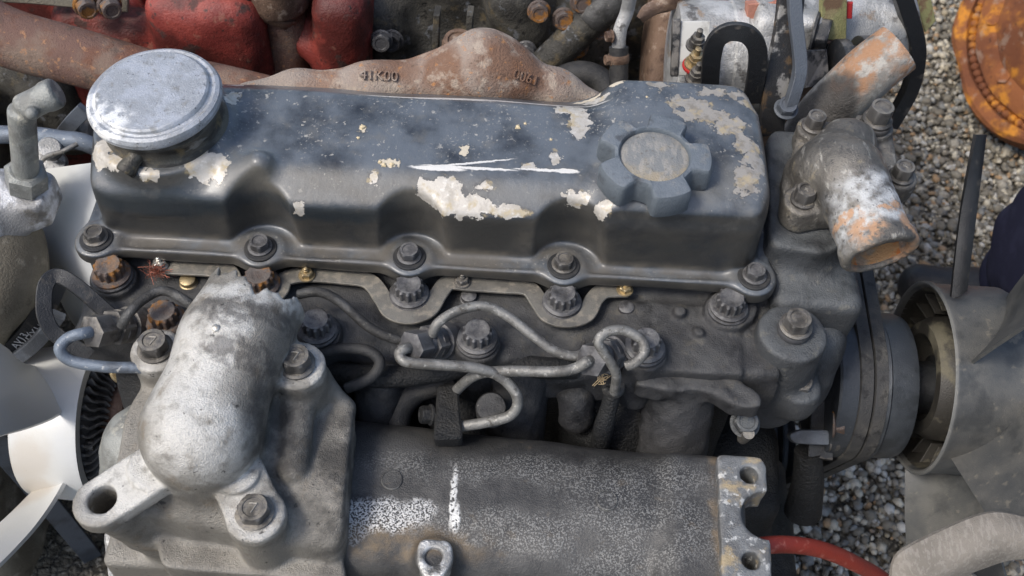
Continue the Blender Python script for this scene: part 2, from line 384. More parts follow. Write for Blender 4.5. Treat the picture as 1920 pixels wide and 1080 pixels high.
M['grime_dark'] = mat('oily_black_iron', S(30, 31, 32), .6, .1, [
    ly(S(54, 52, 48), ('up', .2, .9), ('n', 50, .4, .7), a=.65), ly(S(14, 14, 15), ('n', 25, .5, .65), a=.7)], bump=((500, .8), (120, .8)))
M['housing'] = mat('dark_grey_painted_iron', S(69, 71, 73), .5, .1, [
    ly(S(98, 102, 104), ('up', .4, .95), ('n', 40, .3, .6), a=.6), ly(S(35, 37, 39), ('n', 22, .5, .66), a=.8), ly(S(125, 122, 111), ('n', 90, .58, .7), a=.35, r=.8),
    ly(S(125, 125, 123), ('pt', .53, .6), ('n', 70, .42, .6), a=.5)], bump=((800, .35), (140, .4), (40, .3)))
M['bolt'] = mat('dull_bolt_steel', S(103, 101, 99), .45, .55, [ly(S(143, 137, 125), ('up', .6, .95), ('n', 200, .35, .6), a=.7, r=.6), ly(S(54, 52, 50), ('n', 60, .48, .62), a=.7, r=.6), ly(S(179, 175, 166), ('pt', .55, .66), a=.5)], bump=((1200, .2), (250, .15)))
M['bolt_dark'] = mat('blackened_bolt_steel', S(86, 86, 88), .5, .4, [ly(S(133, 132, 130), ('up', .6, .95), ('n', 150, .35, .6), a=.6), ly(S(55, 53, 52), ('n', 60, .5, .62), a=.6), ly(S(174, 173, 170), ('pt', .55, .66), a=.5)], bump=((1200, .2), (250, .25)))
M['bolt_rust'] = mat('rusty_bolt_steel', S(96, 84, 78), .6, .3, [ly(S(150, 104, 52), ('n', 85, .5, .62), r=.8), ly(S(116, 112, 108), ('up', .7, .97), ('n', 120, .3, .55), a=.6)], bump=((1200, .3), (250, .35)))
M['bright'] = mat('bright_steel', S(200, 198, 190), .3, .85, [ly(S(120, 112, 100), ('n', 200, .5, .65), a=.6, r=.5)], bump=((1500, .1),))
M['brass'] = mat('yellowed_steel', S(176, 158, 122), .4, .7, [ly(S(110, 96, 80), ('n', 200, .5, .65), a=.6, r=.5)], bump=((1500, .1),))
M['rubber'] = mat('black_rubber', S(40, 41, 43), .6, 0, [ly(S(80, 78, 74), ('n', 60, .4, .7), a=.5, r=.8)], bump=((700, .3), (150, .2)))
M['belt'] = mat('worn_belt_rubber', S(58, 58, 58), .65, 0, [ly(S(98, 95, 88), ('n', 45, .4, .7), a=.6, r=.8), ly(S(30, 30, 31), ('n', 110, .55, .65), a=.7)], bump=((700, .3), (150, .2)))
M['strip'] = mat('dull_busbar_steel', S(134, 131, 123), .5, .5, [ly(S(97, 95, 91), ('n', 40, .42, .65), a=.7, r=.6), ly(S(177, 168, 152), ('n', 130, .5, .68), a=.5, r=.7), ly(S(199, 197, 188), ('pt', .55, .65), a=.5)], bump=((900, .15), (200, .12)))
M['pipe'] = mat('weathered_steel_tube', S(134, 133, 129), .5, .45, [ly(S(90, 88, 84), ('n', 55, .45, .62), a=.8, r=.55), ly(S(190, 188, 180), ('n', 260, .58, .66), a=.6), ly(S(70, 66, 60), ('n', 180, .58, .68), a=.7, r=.8)], bump=((900, .2), (250, .15)))
M['pipe_dark'] = mat('sooty_steel_tube', S(88, 88, 87), .45, .5, [ly(S(52, 51, 50), ('n', 45, .42, .6), a=.8, r=.65), ly(S(140, 136, 126), ('n', 240, .6, .68), a=.5)], bump=((900, .3), (250, .3)))
M['pipe_blue'] = mat('blue_grey_painted_tube', S(112, 122, 134), .45, .2, [ly(S(76, 80, 86), ('n', 60, .45, .62), a=.7), ly(S(190, 190, 186), ('n', 240, .62, .67), a=.8)], bump=((900, .2), (250, .15)))
def _b(*L): return chips(*L)
_elbow_bright = _b((240, 905, .622, (.034, .028, .012)), (460, 910, .62, (.016, .02, .014)), (478, 965, .618, (.02, .02, .012)), (557, 684, .648, (.02, .018, .012)), (292, 655, .630, (.018, .018, .012)), (345, 700, .68, (.026, .045, .05)), (375, 800, .68, (.034, .026, .05)), (360, 850, .66, (.03, .012, .04)), (420, 640, .69, (.012, .02, .03)), (390, 545, .69, (.012, .006, .03)), (460, 560, .69, (.02, .008, .03)), (545, 560, .68, (.014, .008, .03)))  # bare metal on lugs and rim; the dome's highlight is painted in too
M['alu'] = mat('cast_aluminium', S(148, 144, 136), .42, .5, [
    ly(S(96, 93, 88), ('n', 26, .44, .64), a=.6, r=.55, mt=.3),
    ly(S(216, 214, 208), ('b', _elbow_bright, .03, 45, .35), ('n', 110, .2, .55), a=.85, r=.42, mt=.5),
    ly(S(118, 106, 88), ('n', 48, .56, .72), a=.6, r=.75, mt=.1),
    ly(S(44, 43, 42), ('n', 170, .64, .70), a=.8, r=.6, mt=.2),
    ly(S(38, 38, 39), ('b', _b((500, 760, .64, (.014, .04, .04)), (545, 840, .60, (.02, .06, .05)), (640, 900, .58, (.02, .07, .06)), (470, 480, .66, (.05, .002, .02))), .02, 50, .4), ('n', 60, .3, .6), a=.7, r=.55, mt=.2),  # dome's right flank: dirt together with shade put into the colour
    ly(S(62, 60, 60), ('b', _b((480, 585, .69, (.05, .008, .04)), (455, 655, .69, (.03, .010, .03)), (430, 600, .69, (.014, .010, .03))), .02, 90, .25), ('n', 150, .35, .55), a=.6, mt=.2),
    ly(S(200, 196, 188), ('pt', .53, .6), ('n', 60, .35, .6), a=.7, r=.35, mt=.7)], bump=((1100, .4), (380, .3), (60, .15)))
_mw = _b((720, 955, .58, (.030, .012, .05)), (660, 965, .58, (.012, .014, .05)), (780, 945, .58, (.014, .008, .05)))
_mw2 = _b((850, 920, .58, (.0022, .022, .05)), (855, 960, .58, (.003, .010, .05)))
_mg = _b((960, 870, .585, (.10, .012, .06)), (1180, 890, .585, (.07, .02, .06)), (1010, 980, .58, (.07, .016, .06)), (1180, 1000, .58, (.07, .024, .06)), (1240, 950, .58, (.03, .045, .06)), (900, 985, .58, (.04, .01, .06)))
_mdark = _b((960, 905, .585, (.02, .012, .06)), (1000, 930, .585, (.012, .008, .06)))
M['manifold'] = mat('dark_cast_manifold', S(60, 60, 60), .46, .25, [
    ly(S(88, 87, 85), ('n', 30, .36, .62), a=.7),
    ly(S(38, 38, 40), ('n', 22, .56, .7), a=.7),
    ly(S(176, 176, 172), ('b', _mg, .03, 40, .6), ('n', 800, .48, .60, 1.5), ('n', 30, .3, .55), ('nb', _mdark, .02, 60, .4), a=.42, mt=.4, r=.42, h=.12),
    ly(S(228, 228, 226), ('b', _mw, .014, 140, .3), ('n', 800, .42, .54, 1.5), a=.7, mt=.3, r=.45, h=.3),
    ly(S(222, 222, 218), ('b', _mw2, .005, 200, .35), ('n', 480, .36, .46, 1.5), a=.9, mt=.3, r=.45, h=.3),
    ly(S(118, 104, 84), ('n', 65, .62, .74), a=.25, r=.8),
    ly(S(150, 128, 96), ('b', _b((760, 1030, .55, (.06, .012, .05)), (1345, 950, .575, (.005, .05, .02))), .012, 70, .4), ('n', 50, .35, .6), a=.4, r=.85),
    ly(S(170, 170, 166), ('pt', .54, .61), ('n', 90, .4, .6), a=.5)], bump=((900, .22), (200, .16), (60, .15)))
M['machined'] = mat('machined_corroded_aluminium', S(128, 130, 130), .45, .4, [
    ly(S(92, 92, 92), ('n', 60, .4, .6), a=.7), ly(S(168, 150, 116), ('n', 34, .54, .64), a=.8, r=.8, mt=0), ly(S(212, 212, 208), ('n', 150, .58, .66), a=.7), ly(S(225, 224, 220), ('pt', .53, .6), a=.7, r=.35)], bump=((900, .3), (200, .2)))
M['boss'] = mat('bright_worn_boss', S(150, 150, 148), .4, .6, [ly(S(215, 215, 212), ('n', 90, .45, .58), a=.9, r=.35), ly(S(70, 68, 66), ('n', 60, .56, .68), a=.8)], bump=((900, .3), (200, .2)))
M['thermo'] = mat('scuffed_cast_housing', S(124, 120, 113), .42, .5, [
    ly(S(85, 83, 80), ('n', 28, .4, .6), a=.75), ly(S(172, 159, 129), ('n', 60, .56, .7), a=.5, r=.7, mt=.1), ly(S(193, 189, 179), ('n', 160, .56, .66, 5, (1, .25, 1)), a=.5),
    ly(S(206, 208, 208), ('b', _b((1640, 370, .70, (.03, .016, .04)), (1650, 400, .70, (.034, .012, .04)), (1600, 410, .70, (.012, .02, .03))), .02, 60, .4), ('n', 110, .3, .62), a=.85, mt=.15, r=.6),
    ly(S(182, 144, 112), ('b', _b((1590, 405, .70, (.01, .004, .03)), (1655, 405, .70, (.008, .003, .03)), (1690, 395, .70, (.01, .004, .03)), (1620, 450, .69, (.012, .012, .03)), (1700, 440, .69, (.012, .012, .03))), .014, 120, .25), ('n', 140, .36, .54), a=.9, mt=0, r=.8),
    ly(S(67, 67, 67), ('n', 240, .61, .66), a=.7)], bump=((900, .35), (220, .4)))
M['corrpipe'] = mat('corroded_coolant_pipe', S(150, 147, 140), .6, .3, [
    ly(S(190, 186, 178), ('n', 70, .45, .58), a=.8), ly(S(166, 124, 90), ('b', _b((1635, 90, .69, (.032, .02, .04)), (1690, 130, .67, (.016, .022, .04)), (1600, 130, .68, (.018, .012, .04))), .03, 60, .3), ('n', 90, .38, .56), a=.9, mt=0, r=.85), ly(S(70, 66, 62), ('n', 55, .55, .68), a=.6),
    ly(S(62, 60, 59), ('b', _b((1540, 200, .65, (.03, .026, .06))), .012, 80, .2), a=.9)], bump=((700, .5), (160, .5)))
M['orangein'] = mat('orange_scale_inside_pipe', S(178, 140, 98), .85, 0, [ly(S(186, 108, 52), ('n', 45, .45, .58)), ly(S(140, 132, 116), ('n', 60, .5, .6), a=.8)], bump=((500, .5),))
M['chrome'] = mat('weathered_pressed_metal', S(158, 162, 167), .46, .35, [
    ly(S(188, 194, 204), ('n', 60, .42, .62), a=.5), ly(S(200, 202, 204), ('n', 400, .56, .66), a=.5), ly(S(128, 128, 124), ('n', 130, .55, .68), a=.6, r=.6), ly(S(240, 240, 238), ('b', _b((205, 238, .722, (.018, .014, .02)), (175, 205, .722, (.01, .014, .02))), .02, 80, .3), ('n', 120, .4, .55), a=.9),  # white blobs on the lid's left rim: a highlight painted into the colour
    ly(S(202, 168, 60), ('b', _b((330, 84, .722, (.022, .005, .012)), (295, 84, .722, (.014, .004, .012)), (365, 95, .722, (.01, .005, .012))), .008, 90, .4), mt=0), ly(S(60, 60, 60), ('n', 220, .64, .68), a=.7)], bump=((900, .2), (200, .25)))
M['neck'] = mat('stained_pressed_neck', S(92, 90, 84), .45, .5, [ly(S(52, 50, 48), ('n', 35, .42, .58, 5, (1, 1, 3)), a=.85), ly(S(150, 150, 148), ('n', 40, .6, .68, 5, (1, 1, 3)), a=.6), ly(S(132, 118, 88), ('n', 70, .55, .68), a=.6)], bump=((900, .2), (200, .3)))
M['knob'] = mat('grey_plastic_cap', S(91, 99, 106), .55, 0, [ly(S(114, 121, 128), ('up', .6, .97), ('n', 60, .3, .6), a=.6), ly(S(153, 148, 138), ('n', 75, .55, .7), ('up', .4, .9), a=.45, r=.8), ly(S(52, 52, 55), ('n', 50, .55, .66), a=.6)], bump=((900, .25), (200, .25)))
M['knobdust'] = mat('dusty_cap_centre', S(122, 124, 124), .75, 0, [ly(S(160, 147, 122), ('n', 38, .44, .6), a=.7), ly(S(158, 154, 146), ('n', 60, .48, .62, 6, (3, 1, 1)), a=.6), ly(S(92, 88, 80), ('n', 300, .6, .66), a=.6)], bump=((700, .3), (150, .3)))
M['pulley'] = mat('blue_grey_pulley_paint', S(60, 64, 69), .42, .2, [ly(S(76, 80, 83), ('n', 30, .42, .66), a=.5), ly(S(44, 47, 49), ('n', 45, .5, .64), a=.6), ly(S(119, 119, 116), ('n', 300, .68, .72), a=.6)], bump=((900, .15), (120, .12)))
M['fan'] = mat('dusty_black_fan_plastic', S(74, 76, 77), .42, 0, [ly(S(112, 110, 104), ('n', 18, .35, .66), a=.6, r=.6), ly(S(50, 53, 55), ('n', 30, .5, .66), a=.6, r=.38), ly(S(140, 134, 120), ('n', 90, .6, .7), a=.4, r=.8), ly(S(160, 162, 160), ('pt', .54, .62), a=.5)], bump=((900, .15), (60, .15)))
M['fan_in'] = mat('black_fan_hub_inside', S(52, 50, 46), .5, 0, [ly(S(110, 105, 88), ('n', 26, .5, .62), a=.8, r=.8)], bump=((700, .2),))
M['white'] = mat('aged_white_plastic', S(198, 200, 200), .4, 0, [ly(S(200, 200, 194), ('n', 10, .4, .65), a=.7), ly(S(114, 104, 91), ('n', 260, .73, .76), a=.7), ly(S(163, 135, 93), ('b', [(WX(50, 860, -.42), (.02, .02, .04)), (WX(70, 920, -.42), (.02, .03, .02))], .03, 40, .5), a=.28)], bump=((700, .05), (40, .1)))
M['fins'] = mat('blackened_clutch_fins', S(120, 120, 120), .4, .5, [ly(S(174, 174, 168), ('pt', .54, .64), a=.7), ly(S(41, 39, 38), ('n', 50, .5, .65), a=.7)], bump=((700, .2),))
M['rust'] = mat('rusty_exhaust_iron', S(154, 141, 130), .85, 0, [ly(S(136, 100, 76), ('n', 22, .46, .64), a=.7), ly(S(112, 76, 52), ('b', [(W(980, 120, .70), (.04, .03, .03)), (W(740, 165, .66), (.03, .02, .04)), (W(830, 130, .69), (.02, .02, .02))], .03, 50, .4), a=.8), ly(S(178, 164, 148), ('n', 70, .5, .66), a=.7), ly(S(190, 132, 76), ('n', 130, .6, .68), a=.6), ly(S(84, 66, 54), ('n', 200, .6, .68), a=.6)], bump=((600, .6), (160, .5)))
M['rustpipe'] = mat('rusted_brown_pipe', S(112, 86, 76), .8, .1, [ly(S(134, 118, 104), ('n', 18, .46, .66), a=.7), ly(S(112, 74, 56), ('n', 28, .48, .62), a=.85), ly(S(172, 128, 92), ('n', 160, .58, .66), a=.6), ly(S(76, 66, 58), ('n', 40, .56, .7), a=.7)], bump=((600, .5), (160, .4)))
M['red'] = mat('faded_red_engine_paint', S(116, 46, 40), .55, 0, [ly(S(158, 72, 60), ('n', 22, .42, .65), a=.6), ly(S(74, 30, 26), ('n', 14, .45, .6), a=.85), ly(S(60, 44, 40), ('n', 40, .58, .66), a=.85, r=.75), ly(S(40, 34, 32), ('n', 150, .62, .68), a=.8), ly(S(150, 110, 92), ('n', 70, .6, .7), a=.4)], bump=((500, .3), (90, .5)))
M['greyback'] = mat('mottled_grey_green_iron', S(84, 82, 76), .6, .15, [ly(S(50, 49, 46), ('n', 20, .42, .58), a=.85), ly(S(124, 128, 134), ('n', 60, .58, .66), a=.7), ly(S(110, 98, 74), ('n', 45, .55, .66), a=.6), ly(S(26, 26, 26), ('n', 70, .58, .66), a=.8)], bump=((500, .5), (120, .5)))
M['silver'] = mat('weathered_silver_casting', S(158, 158, 156), .5, .35, [ly(S(208, 208, 206), ('n', 24, .44, .58), a=.8), ly(S(84, 82, 80), ('n', 60, .56, .66), a=.85), ly(S(140, 112, 78), ('n', 40, .6, .68), a=.6)], bump=((600, .4), (140, .4)))
M['brownmetal'] = mat('brown_stained_fittings', S(122, 100, 84), .65, .3, [ly(S(84, 66, 56), ('n', 50, .46, .62), a=.8), ly(S(178, 162, 146), ('n', 80, .56, .66), a=.6)], bump=((600, .4),))
M['olive'] = mat('flaking_olive_paint', S(138, 136, 92), .65, .1, [ly(S(112, 84, 66), ('n', 60, .5, .58, 5, (1, 1, .3)), a=.9), ly(S(170, 164, 120), ('n', 40, .5, .62), a=.5)], bump=((600, .4),))
M['pinkpaint'] = mat('faded_pink_red_paint', S(168, 116, 98), .65, 0, [ly(S(150, 82, 62), ('n', 30, .5, .62), a=.7), ly(S(196, 180, 166), ('n', 60, .55, .65), a=.7)], bump=((600, .3),))
M['label'] = mat('white_label', S(196, 196, 192), .5, 0, [ly(S(140, 138, 132), ('n', 60, .48, .62), a=.7)], bump=())
M['redmark'] = mat('red_washer_plastic', S(168, 44, 42), .5, 0, [], bump=())
M['black'] = mat('black_painted_steel', S(34, 35, 37), .42, .1, [ly(S(66, 68, 70), ('up', .4, .95), ('n', 40, .35, .65), a=.6), ly(S(96, 90, 82), ('n', 90, .58, .7), a=.5, r=.8), ly(S(140, 136, 130), ('pt', .54, .62), ('n', 70, .45, .6), a=.7)], bump=((900, .2), (150, .15)))
M['blackworn'] = mat('chipped_black_bracket', S(46, 46, 47), .5, .1, [ly(S(150, 148, 144), ('n', 36, .54, .60), a=.9), ly(S(104, 84, 60), ('n', 60, .56, .66), a=.7)], bump=((900, .2), (150, .25)))
M['slate'] = mat('slate_painted_strap', S(88, 94, 102), .5, .1, [ly(S(58, 60, 64), ('n', 30, .45, .62), a=.7)], bump=((700, .2),))
M['orange'] = mat('orange_rust', S(140, 86, 50), .85, .05, [ly(S(206, 138, 44), ('n', 26, .46, .6), a=.85), ly(S(112, 66, 42), ('n', 18, .46, .6), a=.9), ly(S(150, 128, 112), ('n', 34, .56, .66), a=.7), ly(S(70, 44, 32), ('n', 120, .6, .68), a=.7)], bump=((500, .6), (120, .5)))
M['cable'] = mat('red_cable_sheath', S(138, 50, 38), .5, 0, [ly(S(120, 50, 40), ('n', 40, .5, .65), a=.6), ly(S(190, 120, 104), ('n', 90, .58, .68), a=.5)], bump=((500, .15),))
M['hosegrey'] = mat('woven_grey_rubber_duct', S(129, 123, 114), .7, 0, [ly(S(101, 96, 88), ('n', 22, .42, .62), a=.6), ly(S(151, 146, 138), ('n', 400, .5, .6, 2, (1, .2, 1)), a=.4)], bump=((900, .3), (260, .2)))
M['navy'] = mat('navy_trouser_cloth', S(38, 40, 62), .9, 0, [ly(S(52, 54, 78), ('n', 40, .45, .65), a=.6)], bump=((1800, .4), (60, .4)), spec=.2)
M['shoe'] = mat('black_shoe_leather', S(34, 34, 36), .5, 0, [ly(S(60, 58, 56), ('n', 40, .5, .65), a=.5)], bump=((400, .3),))
M['copper'] = mat('frayed_copper_wire', S(150, 92, 74), .5, .5, [], bump=())
M['straw'] = mat('dry_straw', S(200, 178, 140), .8, 0, [], bump=())
M['beige'] = mat('beige_cast_iron', S(128, 122, 108), .65, .1, [ly(S(98, 92, 80), ('n', 14, .42, .62), a=.8), ly(S(160, 154, 140), ('n', 60, .55, .68), a=.5), ly(S(60, 56, 50), ('n', 40, .6, .7), a=.6)], bump=((500, .4), (100, .4)))
M['paleiron'] = mat('pale_zinc_fitting', S(150, 152, 148), .5, .35, [ly(S(112, 112, 108), ('n', 50, .42, .6), a=.7), ly(S(190, 186, 172), ('n', 90, .56, .66), a=.6)], bump=((800, .3), (200, .2)))
M['duskalu'] = mat('bright_flaked_casting', S(150, 150, 150), .5, .3, [ly(S(214, 216, 220), ('n', 30, .45, .56), a=.9), ly(S(110, 104, 94), ('n', 40, .54, .64), a=.7)], bump=((600, .4),))
M['print'] = mat('white_belt_print', S(170, 172, 172), .7, 0, [], bump=())
M['pebbles'] = mat('mixed_gravel', S(170, 158, 134), .8, 0, [
    ly(S(120, 115, 104), ('isl', .0, .02)), ly(S(192, 184, 166), ('isl', .38, .40)), ly(S(132, 132, 128), ('isl', .60, .61)), ly(S(168, 138, 104), ('isl', .74, .75)), ly(S(188, 185, 177), ('isl', .82, .83)), ly(S(104, 103, 100), ('isl', .91, .92)), ly(S(156, 150, 138), ('isl', .95, .96)),
    ly(S(112, 102, 86), ('n', 120, .46, .66), a=.5)], bump=((500, .4),))
M['soil'] = mat('gravel_bed', S(128, 121, 106), .9, 0, [ly(S(60, 56, 48), ('n', 30, .42, .6), a=.8), ly(S(170, 164, 150), ('n', 140, .55, .62), a=.8), ly(S(52, 50, 46), ('v', 60, .12, .02), a=.9)], bump=((120, 1.), (50, 1.)), bdist=.006)

# ------------------------------------------------------------------ fasteners
def hexrad(t, k=0, ph=0.): a = ((t+ph+pi/6) % (pi/3))-pi/6; return 1/cos(a)
def bolt(name, o, axis, r, h, mat_, parent, washer=None, wmat=None, kind='hex', label=None, flange=True, wh=.003, mark=None):
    """r: half width across flats; the thing stands on o along axis"""
    o = np.array(o, float); axis = unit(axis); mb = MB(); base = 0.
    if washer: base = wh
    if flange: lathe(mb, o, axis, [(r*1.32, base), (r*1.36, base+h*.16), (r*1.18, base+h*.26)], 28, cap0=False); z0 = base+h*.2
    else: z0 = base
    if kind == 'hex':
        f = lambda t, k: hexrad(t) if k in (0, 1) else 1
        lathe(mb, o, axis, [(r, z0), (r, base+h*.86), (r*.98, base+h), (r*.72, base+h*1.01), (r*.66, base+h*.93)], 48, f, phase=.2)
    else:
        f = lambda t, k: (.93+.10*max(0, cos(12*t))**.5-.06*max(0, -cos(12*t))) if k < 2 else 1
        lathe(mb, o, axis, [(r, z0), (r, base+h*.88), (r*.84, base+h), (r*.6, base+h*1.01), (r*.5, base+h*.97)], 72, f)
    b = mb.build(name, mat_, parent, o, 30, label)
    if mark:
        x, y, a = frame(axis); mk = MB()
        for p, q in mark: tube(mk, [o+a*(base+h*.945)+(y*p[0]-x*p[1])*r, o+a*(base+h*.945)+(y*q[0]-x*q[1])*r], r*.06, 5, False)
        mk.build('head_marking', mat_, b)
    if washer:
        w = MB(); lathe(w, o, axis, [(washer*.96, 0), (washer, wh*.3), (washer, wh*.8), (washer*.95, wh), (r*1.1, wh)], 32, cap0=False)
        w.build('washer', wmat or mat_, b, o)
    return b
def dup(b, o, parent=None, rz=0., m=None, label=None):
    """copy of a part with copies of its sub-parts"""
    c = b.copy(); COL.objects.link(c); p = parent or b.parent; c.parent = p; o = np.array(o, float); c.location = o-ORG[p.name]; c.rotation_euler.z = rz; ORG[c.name] = o
    if 'label' in c: del c['label']
    if label: c['label'] = label
    if m: c.data = c.data.copy(); c.data.materials[0] = m
    for k in list(b.children):
        d = k.copy(); COL.objects.link(d); d.parent = c
    return c
SEVEN = [((-.3, .3), (.25, .3)), ((.25, .3), (-.05, -.4))]

# ================================================================== THE ENGINE
E = thing('engine', 'dark grey diesel engine with flaking valve cover and star shaped oil cap, filling the picture', 'engine', (0, .09, .0))

# ---- block below the head
g = Grid((-.36, -.03, .02), (.23, .23, .60), .006)
D = g.box((-.065, .10, .30), (.250, .09, .27), .012)
D = smin(D, g.box((-.07, .10, .13), (.24, .12, .10), .03), .03)
for x in (-.27, -.15, -.03, .09): D = smin(D, g.cap((x, .012, .18), (x, .012, .5), .04), .03)
D = D+g.wob(70, .002)
g.build(D, 'engine_block', M['grime_dark'], E)

# ---- cylinder head
RIGHTX = .205
HB1 = [(-.3045, .051), (-.1905, .050), (-.0775, .049), (.0385, .0495), (.1655, .0535)]
HB2 = [(-.254, .012), (-.142, .0125), (-.0235, .0115), (.1005, .0125)]
ZD = .612
g = Grid((-.35, -.035, .555), (.225, .215, .634), .0018)
D = g.poly([(-.326, .002), (RIGHTX, .002), (RIGHTX, .205), (-.326, .205)], .5, ZD-.004, .006)
D = smin(D, g.box((-.065, .14, .60), (.268, .068, .022), .004), .006)          # rail the cover sits on
for x, y in HB1+HB2: D = smin(D, g.cyl((x, y, .5), (x, y, ZD+.004), .0178, .0015), .004)
for x in (-.195, -.082, .035, .07): D = smax(D, -g.ell((x, .004, ZD+.002), (.024, .024, .02)), .012)   # hollows round the injectors
D = smin(D, g.box((.130, .03, ZD-.02), (.045, .031, .0185), .003), .004)
for u, v, r, hh in ((1275, 583, .0052, .006), (1310, 620, .0042, .004), (1372, 575, .019, .004)): 
    p = W(u, v, ZD+.003); D = smin(D, g.cyl((p[0], p[1], .59), (p[0], p[1], ZD+hh), r, .0012), .003)
D = D+g.wob(160, .0009)+g.wob(61, .0006, 2.)
g.build(D, 'cylinder_head', M['grime'], E)

# ---- valve cover
XB = [-.3165, -.192, -.079, .038, .1825]
g = Grid((-.350, .045, .618), (.215, .235, .715), .0014)
plan = rpoly([(-.328, .0775), (.190, .0775), (.190, .216), (-.328, .203)], .035, 6)
D = g.poly(plan, .55, .80, .003)
D = smax(D, g.half((0, .0785, .64), (0, -1, .08)), .003)
D = smax(D, g.half((-.328, .1, .64), (-1, 0, .12)), .03)
D = smax(D, g.half((.190, .1, .64), (1, 0, .06)), .02)
low = smax(D, g.half((0, .11, .6925), (0, .01, 1)), .008)
low = smax(low, g.half((0, .0950, .6850), (0, -.50, .866)), .005)
low = smax(low, g.half((0, .184, .6925), (0, .60, .80)), .003)
low = smax(low, g.half((-.305, .1, .6915), (-.42, 0, .9)), .012)
hi = smax(D, g.half((0, .11, .699), (0, -.01, 1)), .008)
hi = smax(hi, g.half((0, .0860, .6945), (0, -.5, .86)), .005)
hi = smax(hi, g.half((.0640, .1, .692), (-.80, 0, .6)), .010)
hi = smax(hi, g.half((.186, .1, .693), (.75, 0, .65)), .010)
D = smin(low, hi, .012)
bc = V3(*W(284, 168, .731)); D = smin(D, g.cyl((bc[0], bc[1], .66), (bc[0], bc[1], .6965), .060, .003, .051), .010)
D = smin(D, g.cap((-.215, .10, .672), (-.19, .105, .695), .008), .014)
for i, x in enumerate(XB[1:4]):
    D = smax(D, -g.cap((x+.003, .064, .61), (x+.001, .0735, .704), .0320, .0225), .0035)
fl = rpoly([(-.330, .0625), (.197, .0625), (.197, .219), (-.330, .208)], .012, 5)
F = g.poly(fl, .6245, .6335, .002)
for x in XB: F = smin(F, g.cyl((x, .071, .6245), (x, .071, .6355), .0165, .002), .010)
F = smin(F, g.cap((-.318, .0648, .6340), (.186, .0648, .6340), .0022), .0015)
D = smin(D, F, .005)
D = smax(D, -g.box((-.07, .09, .60), (.6, .2, .0243), .0), .001)
D = D+g.wob(45, .0007)
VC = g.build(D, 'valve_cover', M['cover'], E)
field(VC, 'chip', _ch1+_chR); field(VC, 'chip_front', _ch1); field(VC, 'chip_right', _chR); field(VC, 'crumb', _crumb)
# oil filler cap: five lobes
kc = V3(*W(1228, 288, .7205)); mb = MB(); KZ = .6990
def lob(t, k):
    if k in (5, 6, 7): return 1
    w = cos(5*(t-pi/2)); s = 1/(1+math.exp(-9*(w+.42))); return .70+.30*s
lathe(mb, (kc[0], kc[1], KZ), (0, 0, 1), [(.0415, 0), (.0425, .002), (.0425, .0175), (.0408, .0205), (.0375, .0215), (.0262, .0212), (.0252, .0200), (.0250, .0175)], 160, lob, cap1=False, phase=0)
knob = mb.build('oil_filler_cap', M['knob'], VC, (kc[0], kc[1], KZ), 40)
mb = MB(); lathe(mb, (kc[0], kc[1], KZ+.0145), (0, 0, 1), [(.0255, 0), (.0253, .003), (.0235, .0036), (.012, .0042), (.001, .0044)], 48); mb.build('cap_centre', M['knobdust'], VC, None, 50)
# breather
bax = unit((-.05, -.02, 1)); o = bc-bax*.0430; mb = MB()
lathe(mb, o, bax, [(.0500, 0), (.0470, .007), (.0445, .010), (.0432, .013), (.0430, .020), (.0436, .021), (.0436, .024), (.0430, .025), (.0430, .031)], 56, cap0=False, cap1=False)
mb.build('breather_neck', M['neck'], VC, None, 50)
o = o-bax*.003; kk = 1.03; mb = MB(); lathe(mb, o, bax, [(.0405*kk, .031), (.0452*kk, .0325), (.0472*kk, .0350), (.0476*kk, .0385), (.0464*kk, .0415), (.0440*kk, .0428), (.0418*kk, .0422), (.0402*kk, .0430), (.0395*kk, .0450), (.0382*kk, .0462), (.036*kk, .0464), (.012, .0458), (.001, .0458)], 72, lambda t, k: 1+.004*sin(3*t+k)+.003*sin(7*t))
mb.build('breather_lid', M['chrome'], VC, None, 28)
mb = MB(); a = W(270, 268, .708); b = W(234, 324, .697); ax = unit(b-a); L = np.linalg.norm(b-a)
lathe(mb, a-ax*.01, ax, [(.0062, 0), (.0060, L-.0), (.0066, L+.003), (.0072, L+.006), (.0072, L+.009), (.0062, L+.0105), (.0048, L+.0100), (.0046, L-.004)], 24); mb.build('breather_spout', M['neck'], VC, None, 40)
# crumbs of plaster lying on the cover stay part of its dirt
CRM = mat('plaster_crumb', S(206, 190, 156), .9)
for u, v, r in ((680, 239, .0024), (971, 239, .0022), (985, 232, .0012), (672, 259, .0014), (1150, 150, .004), (1160, 146, .003), (1108, 180, .003), (947, 167, .002), (1033, 262, .0012), (1213, 182, .001), (712, 304, .0016), (735, 309, .0018), (720, 310, .002)):
    p, nn = onto(VC, u, v)
    if p is None: continue
    mb = MB(); lathe(mb, p-nn*r*.4, nn, [(r*.7, 0), (r, r*.5), (r*.8, r*1.0), (r*.2, r*1.3)], 7, lambda t, k: 1+.3*sin(3*t+k+u)); mb.build('plaster_crumb', CRM, VC, None, 20)
# cover bolts
CB = bolt('cover_bolt', (XB[2], .0705, .6355), (0, 0, 1), .0068, .0085, M['bolt_dark'], E, .0125, M['rubber'])
for i, (x, mm) in enumerate(((XB[0], 'bolt'), (XB[1], None), (XB[3], 'bolt'), (XB[4], None))): dup(CB, (x, .0705, .6355), rz=.4*i+.3, m=M[mm] if mm else None)

